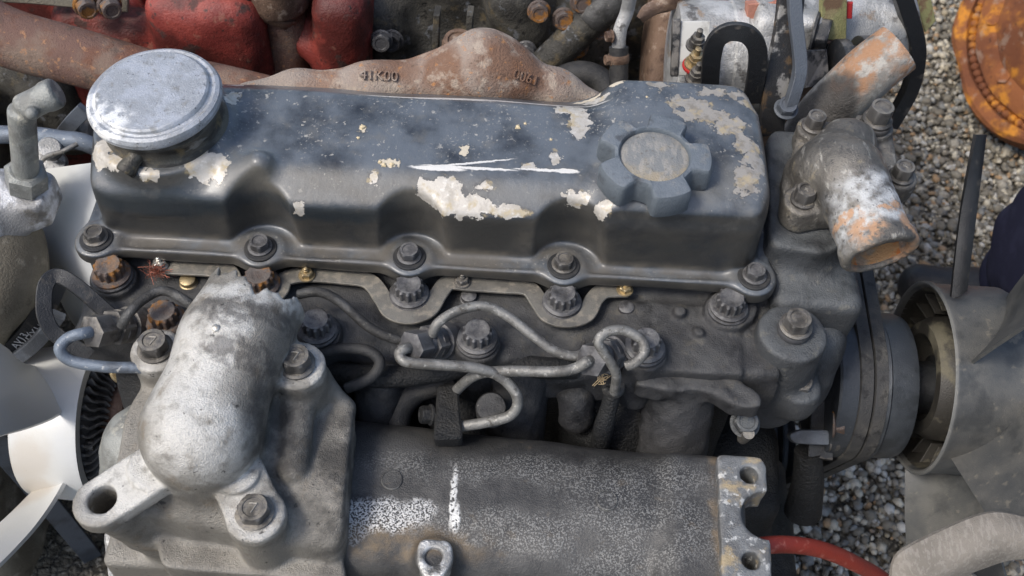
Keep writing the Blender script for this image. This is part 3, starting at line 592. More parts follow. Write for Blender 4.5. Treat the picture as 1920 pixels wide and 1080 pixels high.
# ---- head bolts
HB = bolt('head_bolt', (*HB1[2], ZD+.003), (0, 0, 1), .0108, .0135, M['bolt_dark'], E, .0158, M['bolt_dark'], 'twelve', wh=.0042)
for i, (p, mm) in enumerate([(HB1[0], 'bolt_rust'), (HB1[1], 'bolt_rust'), (HB1[3], None), (HB1[4], None), (HB2[0], 'bolt_rust'), (HB2[1], None), (HB2[2], None), (HB2[3], None)]):
    dup(HB, (*p, ZD+.003), rz=.21*i+.1, m=M[mm] if mm else None, label='rust stained head bolt' if mm else None)

# ---- glow plug bus bar
def bb(u, v): return W(u, v, .6175)
P = [bb(*q) for q in ((292, 500), (345, 502), (400, 505), (430, 512), (446, 545), (486, 572), (522, 548), (534, 524), (575, 515), (640, 519), (692, 528), (718, 560), (735, 585), (768, 594), (803, 582), (822, 552), (842, 530), (880, 532), (940, 536), (990, 541), (1012, 568), (1030, 592), (1064, 600), (1098, 590), (1115, 560), (1135, 545), (1176, 543))]
mb = MB(); sweep(mb, crom(P, 6), rect(.0070, .0013, .0005), (0, 0, 1)); BUS = mb.build('glow_plug_bar', M['strip'], E, None, 40)
def nut(name, o, r, h, mt, par, stud=.35, sh=.7, ax=(0, 0, 1)):
    o = np.array(o, float); mb = MB(); lathe(mb, o, ax, [(r*1.45, 0), (r*1.5, .0007), (r*1.4, .0014)], 20, cap0=False); f = lambda t, k: hexrad(t) if k in (0, 1) else 1
    lathe(mb, o, ax, [(r, .001), (r, .001+h*.85), (r*.92, .001+h)], 36, f)
    lathe(mb, o, ax, [(r*stud*1.3, h), (r*stud*1.3, h+h*sh), (r*stud, h+h*sh*1.05), (r*stud, h*2.1), (r*stud*.6, h*2.2)], 14)
    return mb.build(name, mt, par, o, 30)
NT = nut('terminal_nut', bb(302, 499)+V3(0, 0, .0014), .0044, .0045, M['bright'], BUS)
for (u, v), mm in (((576, 519), 'brass'), ((867, 531), 'bolt'), ((1171, 546), 'brass')): dup(NT, bb(u, v)+V3(0, 0, .0014), BUS, rz=.3*u, m=M[mm])
for u, v in ((345, 528), (878, 558), (1176, 580)):
    mb = MB(); o = bb(u, v)-V3(0, -.006, .018); lathe(mb, o, (0, 0, 1), [(.0075, 0), (.0075, .008), (.006, .009), (.006, .013), (.004, .014)], 18); mb.build('glow_plug', M['bolt_dark'] if u > 400 else M['brass'], E)
mb = MB()
for i in range(70):
    p = bb(298+rng.normal(0, 7), 513+rng.normal(0, 5))+V3(0, 0, .004+rng.normal(0, .0015)); d = rng.normal(0, .0045, 3); tube(mb, [p-d, p+rng.normal(0, .0012, 3), p+d], .00018, 3, False)
mb.build('frayed_wire', M['copper'], BUS)

# ---- injectors: nut towards the camera, holder running back into the head
def injector(n_, h_, mt, rs=1.22):
    a = np.array(n_, float); ax = unit(np.array(h_)-a); f6 = lambda t, k: hexrad(t) if k in (1, 2) else 1
    mb = MB(); lathe(mb, a+ax*.012, ax, [(.0075*rs, 0), (.0085*rs, .002), (.0085*rs, .011), (.0105*rs, .012), (.0105*rs, .016), (.0092*rs, .017), (.0092*rs, .020), (.0112*rs, .021), (.0112*rs, .030), (.009*rs, .031), (.009*rs, .05)], 28)
    o = mb.build('injector', mt, E, a, 35)
    mb = MB(); lathe(mb, a, ax, [(.0058*rs, -.002), (.0088*rs, -.0005), (.0088*rs, .0125), (.0075*rs, .0145)], 48, f6); mb.build('union_nut', mt, o, None, 30)
    mb = MB(); lathe(mb, a+ax*.0185, ax, [(.0075*rs, .0), (.0098*rs, .0), (.0098*rs, .0105), (.0085*rs, .0115)], 48, f6); mb.build('return_nut', mt, o, None, 30)
    return a, ax
I1, A1 = injector(W(172, 622, .640), W(262, 605, .612), M['bolt'])
I2, A2 = injector(W(770, 652, .632), W(850, 634, .604), M['bolt_dark'])
I3, A3 = injector(W(1107, 676, .632), W(1165, 655, .600), M['bolt_dark'])
def pipe(name, pts, r, mt, par=E, label=None, n=14, k=8):
    mb = MB(); tube(mb, [W(*q) if isinstance(q, tuple) else q for q in pts], r, n, True, k); return mb.build(name, mt, par, None, 60, label)
pipe('fuel_pipe', [I1+A1*.004, I1-A1*.008, (128, 634, .643), (112, 655, .640), (135, 677, .632), (200, 688, .628), (270, 690, .624), (360, 700, .610)], .0042, M['pipe_blue'], label='blue grey fuel pipe')
pipe('fuel_pipe', [I2+A2*.004, I2-A2*.006, (749, 664, .634), (763, 679, .632), (820, 684, .630), (890, 690, .626), (940, 708, .618), (970, 745, .608), (958, 778, .596), (905, 793, .588), (838, 803, .576)], .0040, M['pipe'])
pipe('fuel_pipe', [I3+A3*.004, I3-A3*.006, (1080, 690, .630), (1040, 697, .628), (950, 696, .622), (890, 704, .612), (846, 742, .578)], .0040, M['pipe'])
pipe('return_pipe', [(228, 612, .640), (240, 590, .648), (268, 562, .650), (305, 545, .650), (345, 562, .650), (378, 590, .640), (420, 640, .628)], .0037, M['pipe_dark'])
pipe('return_pipe', [(560, 552, .640), (600, 548, .645), (640, 568, .642), (690, 612, .634), (735, 634, .630), (790, 646, .626)], .0037, M['pipe_dark'])
pipe('return_pipe', [(810, 628, .632), (822, 605, .642), (858, 583, .646), (905, 574, .647), (950, 592, .643), (1000, 630, .636), (1040, 658, .630), (1075, 668, .628), (1100, 660, .626)], .0037, M['pipe'])
pipe('curled_pipe', [(1152, 735, .600), (1155, 700, .625), (1135, 665, .640), (1122, 640, .648), (1140, 622, .652), (1172, 620, .652), (1203, 638, .648), (1208, 660, .644), (1193, 678, .640), (1174, 687, .636)], .0037, M['pipe'])
pipe('rubber_hose', [(590, 668, .610), (640, 654, .616), (690, 658, .618), (712, 680, .614), (695, 708, .606), (650, 728, .596)], .0042, M['rubber'], label='short black rubber loop')
pipe('rubber_hose', [(742, 820, .54), (748, 770, .55), (775, 735, .562), (815, 718, .572), (850, 700, .58)], .0105, M['rubber'], label='thick black rubber hose')
pipe('fuel_rail', [(600, 690, .585), (680, 705, .590), (760, 705, .592), (860, 690, .595), (930, 680, .595), (1020, 690, .594), (1080, 690, .59)], .0085, M['grime_dark'])

# ---- clamp block on the two pipes
cp = W(838, 765, .572); mb = MB(); prism(mb, rpoly([W(820, 722, .590), W(858, 718, .590), W(868, 822, .590), W(812, 824, .590)], .004), (0, -.2, 1), .02, .0016); mb.build('pipe_clamp', M['grime_dark'], E)
bolt('clamp_bolt', W(810, 778, .582), (-.9, -.2, .3), .006, .009, M['grime_dark'], E)
mb = MB(); o = W(922, 750, .588); lathe(mb, o-V3(0, 0, .02), (0, -.35, 1), [(.0115, 0), (.0115, .024), (.0105, .0258), (.006, .0262)], 32); mb.build('core_plug', M['grime'], E)
# dipstick tube
mb = MB(); tube(mb, [W(1150, 722, .590), W(1143, 760, .575), W(1132, 800, .555), (W(1122, 850, .52))], [.0068, .0066, .0078, .0074], 18); mb.build('dipstick_tube', M['grime_dark'], E)
mb = MB(); o = W(1150, 724, .590); lathe(mb, o-V3(0, 0, .003), (0.05, -.1, 1), [(.0088, 0), (.0090, .003), (.0082, .0045), (.004, .005)], 24); mb.build('dipstick_cap', M['pipe_dark'], E)
mb = MB()
for i in range(16):
    p = W(1130+rng.normal(0, 4), 709+rng.normal(0, 4), .607); d = rng.normal(0, .0025, 3); tube(mb, [p-d, p+rng.normal(0, .0008, 3), p+d], .0003, 3, False)
mb.build('dry_straw', M['straw'], E)

# ---- intake runners between head and manifold
g = Grid((-.18, -.10, .46), (.20, .035, .612), .0021)
def runner(u0, u1, v, z, dy=-.055, zb=.48):
    a = W((u0+u1)/2, v, z); r = (u1-u0)/2/2560; c = a+V3(0, r*.92, 0)
    return g.cyl(c, c+V3(0, dy, zb-z), r, .006)
D = smin(smin(runner(1212, 1356, 742, .586), runner(908, 1035, 700, .594, -.04), .004), runner(655, 748, 716, .590, -.04), .004)
p = W(1300, 712, .592); q = W(1385, 742, .588)
zq = .602; FL = g.poly(rpoly([W(1185, 715, zq), W(1225, 692, zq), W(1350, 690, zq), W(1425, 735, zq), W(1430, 765, zq), W(1370, 758, zq), W(1340, 735, zq), W(1215, 728, zq)], .006, 3), .584, zq, .002)
D = smin(D, FL, .003)
D = smin(D, g.cap(W(1080, 740, .56), W(1080, 780, .54), .014), .01); D = D+g.wob(190, .0012)
g.build(D, 'intake_runner', M['grime'], E)
bolt('flange_nut', W(1400, 785, .572)-V3(0, 0, .008), (0, -.3, 1), .0085, .010, M['housing'], E)
mb = MB(); lathe(mb, W(1400, 806, .565)-V3(0, 0, .014), (0, -.3, 1), [(.0045, 0), (.0045, .02)], 16); mb.build('stud', M['bolt'], E)

# ---- intake elbow and its box
g = Grid((-.345, -.185, .455), (-.095, .045, .705), .0017)
Ee = W(479, 566, .662); Em = W(440, 640, .660); El = W(378, 808, .640); Eb = W(376, 850, .615)
pe = Ee+unit(Ee-Em)*.02
tubeD = smin(smin(g.cap(pe, Em, .0355, .0360), g.cap(Em, El, .0360, .0375), .01), g.cap(El, Eb-V3(0, 0, .05), .0375, .036), .012)
# square flange plate and box under it
pl = [W(262, 640, .622), W(305, 622, .622), W(350, 640, .622), W(520, 655, .622), W(560, 630, .622), W(605, 668, .622), W(600, 720, .622), W(560, 860, .622), W(520, 985, .622), W(460, 1000, .622), W(290, 930, .622), W(215, 975, .622), W(200, 870, .622), W(225, 790, .622)]
Bx = g.poly(rpoly([W(240, 770, .60), W(330, 640, .60), W(575, 645, .60), W(665, 770, .60), W(640, 1010, .60), W(560, 1010, .60), W(225, 950, .60), W(215, 900, .60)], .014, 4), .47, .606, .004)
Bx = smax(Bx, g.half(W(420, 930, .605), (0, -.62, .78)), .006)
D = smin(tubeD, Bx, .010)
bosses = [(W(292, 655, .630), .0185), (W(557, 684, .648), .0195)]
for p, r in bosses: D = smin(D, g.cyl((p[0], p[1], .5), p, r, .0015), .006)
def ear(p, q, r1, r2, t):
    a = np.array(p); b = np.array(q); d = smin(g.cyl(a-V3(0, 0, t), a, r1, .0015), g.cyl(b-V3(0, 0, t), b, r2, .0015), .001); m = (a+b)/2; x = unit(b-a); L = np.linalg.norm(b-a)/2; y = unit(np.cross((0, 0, 1), x)); z = np.cross(x, y)
    return np.minimum(d, g.box(m-z*t/2, (L, (r1+r2)/2, t/2), .0015, (x, y, z)))
e1 = W(188, 938, .618); e1b = W(290, 872, .628); e2 = W(478, 962, .618); e2b = W(440, 880, .628)
EARS = np.minimum(ear(e1, e1b, .0185, .0185, .013), ear(e2, e2b, .0200, .0170, .012))
D = smin(D, g.cap((e1[0]+.018, e1[1]+.014, .52), (e1[0]+.003, e1[1]+.003, .596), .0158), .008)
D = smin(D, g.cyl((e2[0], e2[1], .47), (e2[0], e2[1], .61), .018, .002), .006)
# ribs of the right side
def rib(a, b, r): return g.cap(a, b, r)
D = smin(D, g.cap(W(520, 715, .612), W(500, 860, .595), .022), .012)
D = smin(D, rib(W(562, 745, .622), W(548, 880, .606), .0115), .005)
D = smin(D, rib(W(650, 765, .600), W(622, 1040, .565), .0055), .005)
D = smin(D, rib(W(600, 700, .625), W(650, 765, .600), .0055), .006)
D = smin(D, g.cap(W(260, 1000, .555), W(640, 1040, .54), .008), .008)
D = smin(D, g.box((W(420, 1040, .50)[0], W(420, 1000, .50)[1], .485), (.085, .035, .03), .006), .008)
D = smin(D, g.poly(rpoly([W(285, 985, .565), W(640, 1030, .565), W(650, 1090, .565), W(300, 1060, .565)], .008, 3), .50, .562, .002), .004)
D = smin(D, EARS, .0012)
# openings
D = cut(D, g.cyl(e1-V3(-.002, -.002, .04), e1+V3(0, 0, .03), .0098, 0), .0012)
inn = g.cap(pe+unit(Ee-Em)*.05, Em, .0305, .030); D = cut(D, inn, .001)
ax_ = unit(Ee-Em); s_ = unit(np.cross(ax_, (0, 0, 1))); u_ = np.cross(s_, ax_)
ja = (g.X-Ee[0])*ax_[0]+(g.Y-Ee[1])*ax_[1]+(g.Z-Ee[2])*ax_[2]
js = (g.X-Ee[0])*s_[0]+(g.Y-Ee[1])*s_[1]+(g.Z-Ee[2])*s_[2]
jag = .003+.0032*np.sin(js*160+1)+.002*np.sin(js*430)+.0016*np.sin(js*790+2)-.013*np.exp(-((js-.008)/.011)**2)
D = np.maximum(D, np.where(ja > -.03, ja-jag, -1))
D = D+g.wob(120, .0003)
EL = g.build(D, 'intake_elbow', M['alu'], E)
p, n = onto(EL, 405, 615); mb = MB(); lathe(mb, p-n*.001, n, [(.0028, 0), (.0026, .0018), (.0014, .0026)], 12); mb.build('casting_pin', M['bright'], EL)
bolt('elbow_bolt', W(292, 655, .6305), (0, 0, 1), .0094, .0125, M['bolt'], E, mark=SEVEN)
B_ = bolt('elbow_bolt', W(557, 684, .6485), (0, 0, 1), .0094, .0125, M['bolt'], E, mark=SEVEN)
bolt('elbow_bolt', e2+V3(0, 0, .0003), (0, 0, 1), .0096, .0095, M['bolt'], E, mark=SEVEN)

g = Grid((-.36, -.15, .40), (-.22, .0, .60), .0025); D = smin(g.cap(W(276, 836, .562), W(246, 905, .53), .024), g.cap(W(276, 836, .562), W(330, 800, .55), .03), .02); D = D+g.wob(260, .0006)
g.build(D, 'side_casting', M['paleiron'], E)
mb = MB(); lathe(mb, W(240, 1005, .50), (0, -.3, 1), [(.018, -.02), (.018, 0), (.016, .002), (.007, .0015)], 24); mb.build('lower_lug', M['boss'], E)
mb = MB(); lathe(mb, W(345, 1062, .47), (-1, .05, 0), [(.015, -.03), (.015, .018), (.010, .019), (.010, .026), (.004, .0265)], 24); mb.build('solenoid', M['silver'], E)
mb = MB(); tube(mb, [W(205, 1010, .44), W(215, 1100, .40)], .004, 10, False); mb.build('pale_rod', M['silver'], E)
# ---- manifold log with its end flange
mc = lambda x: V3(x, -.098-.02*(x+.1)*0, .527)
g = Grid((-.16, -.20, .44), (.215, -.02, .612), .0021)
x0 = -.115; x1 = .185
D = g.cap((x0, -.084, .530), (x1-.03, -.094, .522), .062, .060)
D = smax(D, g.half((0, -.10, .574), (0, -.08, 1)), .03)                         # flattened top
D = smax(D, g.half((-.128, 0, 0), (-1, 0, 0)), .004); D = smax(D, g.half((.172, 0, 0), (1, 0, 0)), .006)
zf = .582
Fp = [W(1302, 848, zf), W(1428, 855, zf), W(1440, 930, zf), W(1448, 1050, zf), W(1450, 1120, zf), W(1270, 1120, zf)]
D = smin(D, g.box((.148, -.100, .530), (.026, .052, .042), .006), .015)
D = smin(D, g.box((W(1290, 1050, .56)[0], W(1290, 1075, .56)[1], .545), (.022, .012, .02), .003), .008)
p = W(815, 1040, .576); D = smin(D, g.cyl((p[0], p[1]+.004, .48), p-V3(0, 0, .004), .014, .002), .012)
for a, b in (((1150, 820), (1300, 850)),): pass
D = D+g.wob(60, .0008)
MAN = g.build(D, 'intake_manifold', M['manifold'], E)
for u, v in ((735, 900), (1138, 938)):
    q, qn = onto(MAN, u, v); mb = MB(); lathe(mb, q-qn*.004, qn, [(.0080, 0), (.0080, .0042), (.0076, .0049), (.0070, .0051), (.0068, .0046), (.002, .0046)], 32); mb.build('core_plug', M['manifold'], MAN, None, 40)
# end flange: two threaded holes and a half round cut-out
g = Grid((.135, -.19, .545), (.215, -.045, .592), .0015)
PF = [W(1345, 851, zf), W(1425, 855, zf), W(1437, 870, zf), W(1440, 925, zf), W(1446, 1030, zf), W(1450, 1115, zf), W(1356, 1115, zf)]
D = g.poly(rpoly(PF, .004, 4), .552, zf, .0016)
h1 = W(1405, 890, zf); h2 = W(1409, 1050, zf); nc = W(1440, 965, zf)
for h in (h1, h2):
    rr = .0062+.0004*np.sin(g.Z*2*pi/.0016)
    D = cut(D, np.maximum(g.cyl((h[0], h[1], .5), (h[0], h[1], .62), .0075, 0), np.sqrt((g.X-h[0])**2+(g.Y-h[1])**2)-rr), .0008)
D = cut(D, g.cyl((nc[0], nc[1], .5), (nc[0], nc[1], .62), .0185, 0), .002); D = D+g.wob(130, .0004)
g.build(D, 'end_flange', M['machined'], MAN)
p = W(815, 1040, .576); g = Grid(p-V3(.025, .03, .03), p+V3(.025, .03, .012), .0013)
D = g.poly(rpoly([W(785, 1008, .576), W(846, 1012, .576), W(852, 1050, .576), W(830, 1085, .576), W(795, 1085, .576), W(780, 1050, .576)], .006, 4), p[2]-.02, p[2], .002)
D = cut(D, g.cyl(p+V3(-.0008, -.001, -.03), p+V3(-.0008, -.001, .03), .0062, 0), .002); g.build(D, 'boss', M['boss'], MAN)

# ---- thermostat housing, water neck and front housing
g = Grid((.19, -.055, .565), (.335, .215, .735), .0022)
ZT = .655
base = g.poly(rpoly([W(1440, 240, ZT), W(1500, 220, ZT), W(1640, 225, ZT), W(1650, 300, ZT), W(1600, 440, ZT), W(1560, 470, ZT), W(1445, 455, ZT)], .012, 4), .56, ZT-.004, .004)
D = smin(base, g.box((.235, .085, .575), (.035, .03, .05), .01), .02)
D = D+g.wob(90, .0008)
TH = g.build(D, 'thermostat_base', M['housing'], E)
g = Grid((.195, -.06, .640), (.335, .215, .745), .0019)
fl = g.poly(rpoly([W(1465, 340, ZT+.01), W(1500, 250, ZT+.01), W(1530, 222, ZT+.01), W(1660, 215, ZT+.01), W(1678, 265, ZT+.01), W(1690, 330, ZT+.01), W(1640, 400, ZT+.01), W(1540, 412, ZT+.01), W(1480, 415, ZT+.01)], .010, 4), ZT-.003, ZT+.009, .002)
n0 = W(1570, 318, .688); n1 = W(1590, 330, .690); n2 = W(1652, 478, .680)
D = smin(fl, g.cap(W(1588, 275, .672), W(1556, 330, .668), .023, .032), .010)
D = smin(D, smin(g.cap(n0, n1, .026, .027), g.cap(n1, n2, .027, .0265), .006), .014)
for (u, v), r in (((1525, 238), .013), ((1505, 376), .0145), ((1640, 232), .016), ((1688, 330), .0135)): 
    p = W(u, v, ZT+.018); D = smin(D, g.cyl(p-V3(0, 0, .02), p, r, .0015), .006)
axn = unit(n2-n1+V3(0, 0, -.004)); D = smax(D, g.half(n2, axn), .0015)
lip = g.cyl(n2-axn*.012, n2, .0282, .003); D = smin(D, lip, .004)
D = cut(D, g.cap(n1+(n2-n1)*.25, n2+axn*.05, .0205, .0225), .0015)
D = D+g.wob(150, .0007)
WN = g.build(D, 'water_neck', M['thermo'], TH)
mb = MB(); R_ = []
sN = unit(np.cross(axn, (0, 0, 1))); uN = np.cross(sN, axn)
for t, r in ((-.045, .0200), (-.02, .0212), (-.003, .0222)): R_.append([n2+axn*t+(sN*cos(a)+uN*sin(a))*r for a in [2*pi*i/32 for i in range(32)]])
mb.rings([r[::-1] for r in R_], True, True, False); mb.build('neck_scale', M['orangein'], TH, None, 50)
b1 = bolt('thermostat_bolt', W(1525, 238, ZT+.0183), (0, 0, 1), .0072, .013, M['bolt'], E, mark=[((0, -.3), (0, .3)), ((-.2, .1), (.2, .1))])
dup(b1, W(1505, 376, ZT+.0183), rz=.4); dup(b1, W(1688, 332, ZT+.0183), rz=.9)
bolt('thermostat_bolt', W(1640, 236, ZT+.0183), (0, 0, 1), .0088, .017, M['bolt'], E, .0125, M['bolt'], wh=.005, label='taller bolt with spring washer')
# rear coolant pipe
mb = MB(); P = [W(1512, 262, .60), W(1548, 212, .625), W(1590, 170, .648), W(1625, 138, .664), W(1655, 113, .676), W(1682, 92, .684)]
tube(mb, P, [.0235, .0235, .0232, .0235, .0230, .0226], 28, True, 6, False); CPI = mb.build('coolant_pipe', M['corrpipe'], E, None, 60)
e = P[-1]; ax = unit(P[-1]-P[-2]); mb = MB(); lathe(mb, e, ax, [(.0226, 0), (.0224, .0015), (.0195, .0015), (.019, -.02)], 28, cap0=False); mb.build('pipe_lip', M['corrpipe'], CPI, None, 40)

# ---- water pump housing under the thermostat
g = Grid((.180, -.03, .44), (.30, .16, .632), .0021)
D = g.box((.234, .084, .550), (.033, .048, .048), .024)
D = smin(D, g.cyl((.20, .075, .540), (.262, .075, .540), .052, .014), .014)
bw = W(1487, 622, .620); D = smin(D, g.cyl((bw[0], bw[1], .52), bw, .0285, .003, .0262), .008)
q = W(1500, 722, .572); D = smin(D, smin(g.cyl(q-V3(0, 0, .03), q, .0165, .003), g.cap((bw[0]-.012, bw[1]-.002, .545), q-V3(0, 0, .014), .016), .01), .006)
D = D+g.wob(80, .001)+g.wob(170, .0005)
WP = g.build(D, 'water_pump', M['housing'], E)
bolt('pump_bolt', bw+V3(0, 0, .0003), (0, 0, 1), .0092, .0125, M['bolt'], E, .0125, M['bolt_dark'], wh=.006)
bolt('pump_bolt', q+V3(0, 0, .0003), (0, -.1, 1), .0078, .007, M['bolt'], E)

# ---- pulley, belts, fan
PC = WY(1648, 722, .088); YA, ZA = .088, PC[2]; AX = V3(1, 0, 0)
xa = WX(1575, 720, 0.0); 
def xat(u, v=722): return WY(u, v, .058)[0]
xp0 = xat(1572); xp1 = xat(1604); xp2 = xat(1660); xp3 = xat(1722)
RP = .066
mb = MB(); lathe(mb, (xp0, YA, ZA), AX, [(.02, -.002), (RP*.99, -.002), (RP*1.01, 0), (RP*1.01, xp1-xp0), (RP*.86, xp1-xp0+.004), (RP*.86, xp1-xp0+.006), (RP*.99, xp1-xp0+.0105), (RP*.99, xp1-xp0+.0115), (RP*.86, xp1-xp0+.0155), (RP*.86, xp2-xp0-.005), (RP*1.02, xp2-xp0-.0015), (RP*1.03, xp2-xp0+.002), (RP*.985, xp2-xp0+.004), (RP*.985, xp3-xp0-.006), (RP*.95, xp3-xp0), (.03, xp3-xp0+.001)], 88)
PU = mb.build('pump_pulley', M['pulley'], E, (xp0, YA, ZA), 30)
def belt_path(circ, n=64):
    pts = []
    for c, r in circ: pts += [(c[0]+r*cos(2*pi*i/n), c[1]+r*sin(2*pi*i/n)) for i in range(n)]
    pts = sorted(set((round(a, 5), round(b, 5)) for a, b in pts)); 
    def half(p):
        h = []
        for q in p:
            while len(h) > 1 and (h[-1][0]-h[-2][0])*(q[1]-h[-2][1])-(h[-1][1]-h[-2][1])*(q[0]-h[-2][0]) <= 0: h.pop()
            h.append(q)
        return h
    a = half(pts); b = half(pts[::-1]); return a[:-1]+b[:-1]
ALT = (.35, .50)
for k, xb in enumerate((xp1+.006, xp1+.0185)):
    c = belt_path([((YA, ZA), RP*.985), (ALT, .036), ((.17, .19), .056)])
    P = resample([(xb, a, b) for a, b in c]+[(xb, *c[0])], 160)[:-1]
    mb = MB(); sec = [(-.0052, -.0032), (.0052, -.0032), (.0058, .002), (.0050, .0036), (-.0050, .0036), (-.0058, .002)]
    R_ = []; cen = P.mean(0)
    for i in range(len(P)):
        t = unit(P[(i+1) % len(P)]-P[i-1]); o_ = np.cross(t, AX); o_ = o_ if o_@(P[i]-cen) > 0 else -o_
        R_.append([P[i]+AX*a+o_*b for a, b in sec])
    R_.append(R_[0]); mb.rings(R_, True, False, False); mb.build('fan_belt', M['belt'], E, None, 40)
mb = MB(); lathe(mb, (xp1-.004, *ALT), AX, [(.01, 0), (.037, 0), (.038, .004), (.031, .008), (.031, .012), (.038, .016), (.031, .02), (.031, .024), (.038, .03), (.01, .031)], 40); mb.build('alternator_pulley', M['black'], E)
mb = MB(); lathe(mb, (xp1-.004, .17, .19), AX, [(.01, 0), (.058, 0), (.059, .004), (.051, .008), (.051, .012), (.059, .016), (.051, .02), (.051, .024), (.059, .03), (.01, .031)], 48); mb.build('crank_pulley', M['black'], E)

# fan: drum with an open engine side, inner ring, blades
FC = WY(1737, 708, YA); xf = FC[0]-.008; RF = .0865; FANC = (xf, YA, FC[2])
fo = FANC
mb = MB(); lathe(mb, fo, AX, [(.0785, .022), (.0800, .004), (.0815, .0), (RF*.97, -.0012), (RF*.99, .0005), (RF*.985, .004), (RF*.965, .008), (RF*.965, .062), (RF*.93, .068), (.03, .068)], 96, cap0=False, cap1=True)
FAN = mb.build('cooling_fan', M['fan'], E, fo, 30)
mb = MB(); lathe(mb, fo, AX, [(.0800, .004), (.077, .036), (.02, .038)], 72, cap0=False, cap1=False); 
mb.build('hub_inside', M['fan_in'], FAN, None, 40)
mb = MB(); lathe(mb, fo, AX, [(.026, .05), (.034, .010), (.039, .001), (.049, .001), (.054, .010), (.058, .05)], 64, cap0=False, cap1=False); mb.build('hub_ring', M['fan_in'], FAN, None, 40)
mb = MB(); lathe(mb, (xp3-.004, YA, ZA), AX, [(.024, 0), (.024, fo[0]-xp3+.02), (.03, fo[0]-xp3+.022), (.03, fo[0]-xp3+.05)], 32); mb.build('fan_hub', M['black'], E, None, 40)
for i in range(24):
    a = 2*pi*i/24+.05; d = V3(0, cos(a), sin(a)); n = np.cross(AX, d); mb = MB()
    p0 = V3(*fo)+d*.060; p1 = V3(*fo)+d*.0785
    prism(mb, [p0+AX*.037, p1+AX*.037, p1+AX*.012, p0+AX*.020], n, .0022, .0004)
    mb.build('hub_rib', M['fan_in'], FAN)
for A, B, xa_, xb_, bl in (
    ([(1782, 560), (1800, 400), (1828, 252)], [(1812, 545), (1830, 400), (1847, 252)], .008, .022, .002),
    ([(1806, 692), (1860, 654), (1920, 614), (2010, 552)], [(1880, 572), (1915, 525), (1960, 470), (2010, 400)], .012, .058, .006),
    ([(1778, 850), (1815, 908), (1852, 966), (1905, 1050)], [(1912, 736), (1980, 790), (2060, 850), (2130, 905)], .012, .060, .006),
    ([(1698, 880), (1698, 960), (1702, 1040), (1706, 1130)], [(1822, 880), (1850, 960), (1875, 1040), (1900, 1130)], .006, .050, .004)):
    mb = MB(); ruled(mb, [WX(u, v, xf+xa_) for u, v in A], [WX(u, v, xf+xb_) for u, v in B], 8, 16, .0028, bl); mb.build('blade', M['black'] if bl == .002 else M['fan'], FAN, None, 40)
# ---- brackets under the pump
mb = MB(); prism(mb, rpoly([W(1478, 815, .47), W(1500, 806, .475), W(1555, 806, .475), W(1558, 835, .47), W(1490, 832, .465)], .004), (0, -.5, .85), .012); mb.build('adjuster_bracket', M['slate'], E)
bolt('adjuster_bolt', W(1556, 822, .465), (.95, -.2, .1), .0085, .009, M['bolt'], E)
bolt('adjuster_bolt', W(1560, 795, .485), (.95, -.1, .2), .0085, .010, M['bolt_rust'], E)
mb = MB(); sweep(mb, [W(1548, 640, .50), W(1545, 720, .48), W(1540, 800, .46), W(1536, 860, .45)], rect(.011, .004), (0, -.6, .8)); mb.build('adjuster_strap', M['black'], E)
mb = MB(); tube(mb, [W(1515, 845, .45), W(1515, 900, .42), W(1505, 960, .38)], [.012, .014, .017], 16); mb.build('mounting_arm', M['grime_dark'], E)
g = Grid((.15, -.16, .0), (.30, .15, .50), .005)
D = smin(smin(g.box((.225, .06, .22), (.022, .085, .21), .015), g.box((.235, -.02, .18), (.045, .10, .17), .02), .02), g.cyl((.18, .045, .19), (.262, .045, .19), .085, .012), .02)
D = smin(D, g.cap((.205, -.06, .30), (.205, .04, .42), .03), .03)+g.wob(70, .0015); g.build(D, 'timing_cover', M['grime_dark'], E)
# filter and pump on the near side, glimpsed under the manifold
mb = MB(); o = W(430, 1080, .43); lathe(mb, o+V3(-.03, 0, 0), (1, 0.05, 0), [(.03, 0), (.032, .004), (.032, .10), (.028, .105)], 32); mb.build('fuel_filter', M['paleiron'], E)
g = Grid((-.32, -.17, .30), (.12, -.0, .47), .004); D = g.box((-.12, -.055, .37), (.14, .04, .05), .02)
for x in (-.22, -.16, -.10, -.04): D = smin(D, g.cap((x, -.06, .36), (x, -.06, .445), .014), .008)
D = D+g.wob(80, .0015); g.build(D, 'injection_pump', M['grime_dark'], E)

# ---- lifting eyes
def eye(u_list, z0, z1, mt, w, th):
    pass
P = [W(240, 622, .606), W(185, 572, .622), W(140, 534, .634), W(108, 518, .638), W(88, 530, .638), W(82, 562, .632), W(86, 598, .624), W(108, 630, .614), W(170, 668, .600)]
mb = MB(); sweep(mb, crom(P, 6), rect(.0056, .0034, .0006), unit((.45, -.45, .8))); mb.build('lifting_eye', M['black'], E, None, 30)
yb = .245
P = [WY(1330, 165, yb), WY(1334, 110, yb), WY(1342, 78, yb), WY(1360, 62, yb), WY(1382, 59, yb), WY(1404, 66, yb), WY(1419, 88, yb), WY(1420, 125, yb), WY(1410, 190, yb)]
mb = MB(); sweep(mb, crom(P, 6), [(-.0068, -.003), (.0068, -.003), (.0075, -.002), (.0075, .002), (.0068, .003), (-.0068, .003), (-.0075, .002), (-.0075, -.002)], (0, -1, .25)); mb.build('lifting_eye', M['black'], E, None, 30)

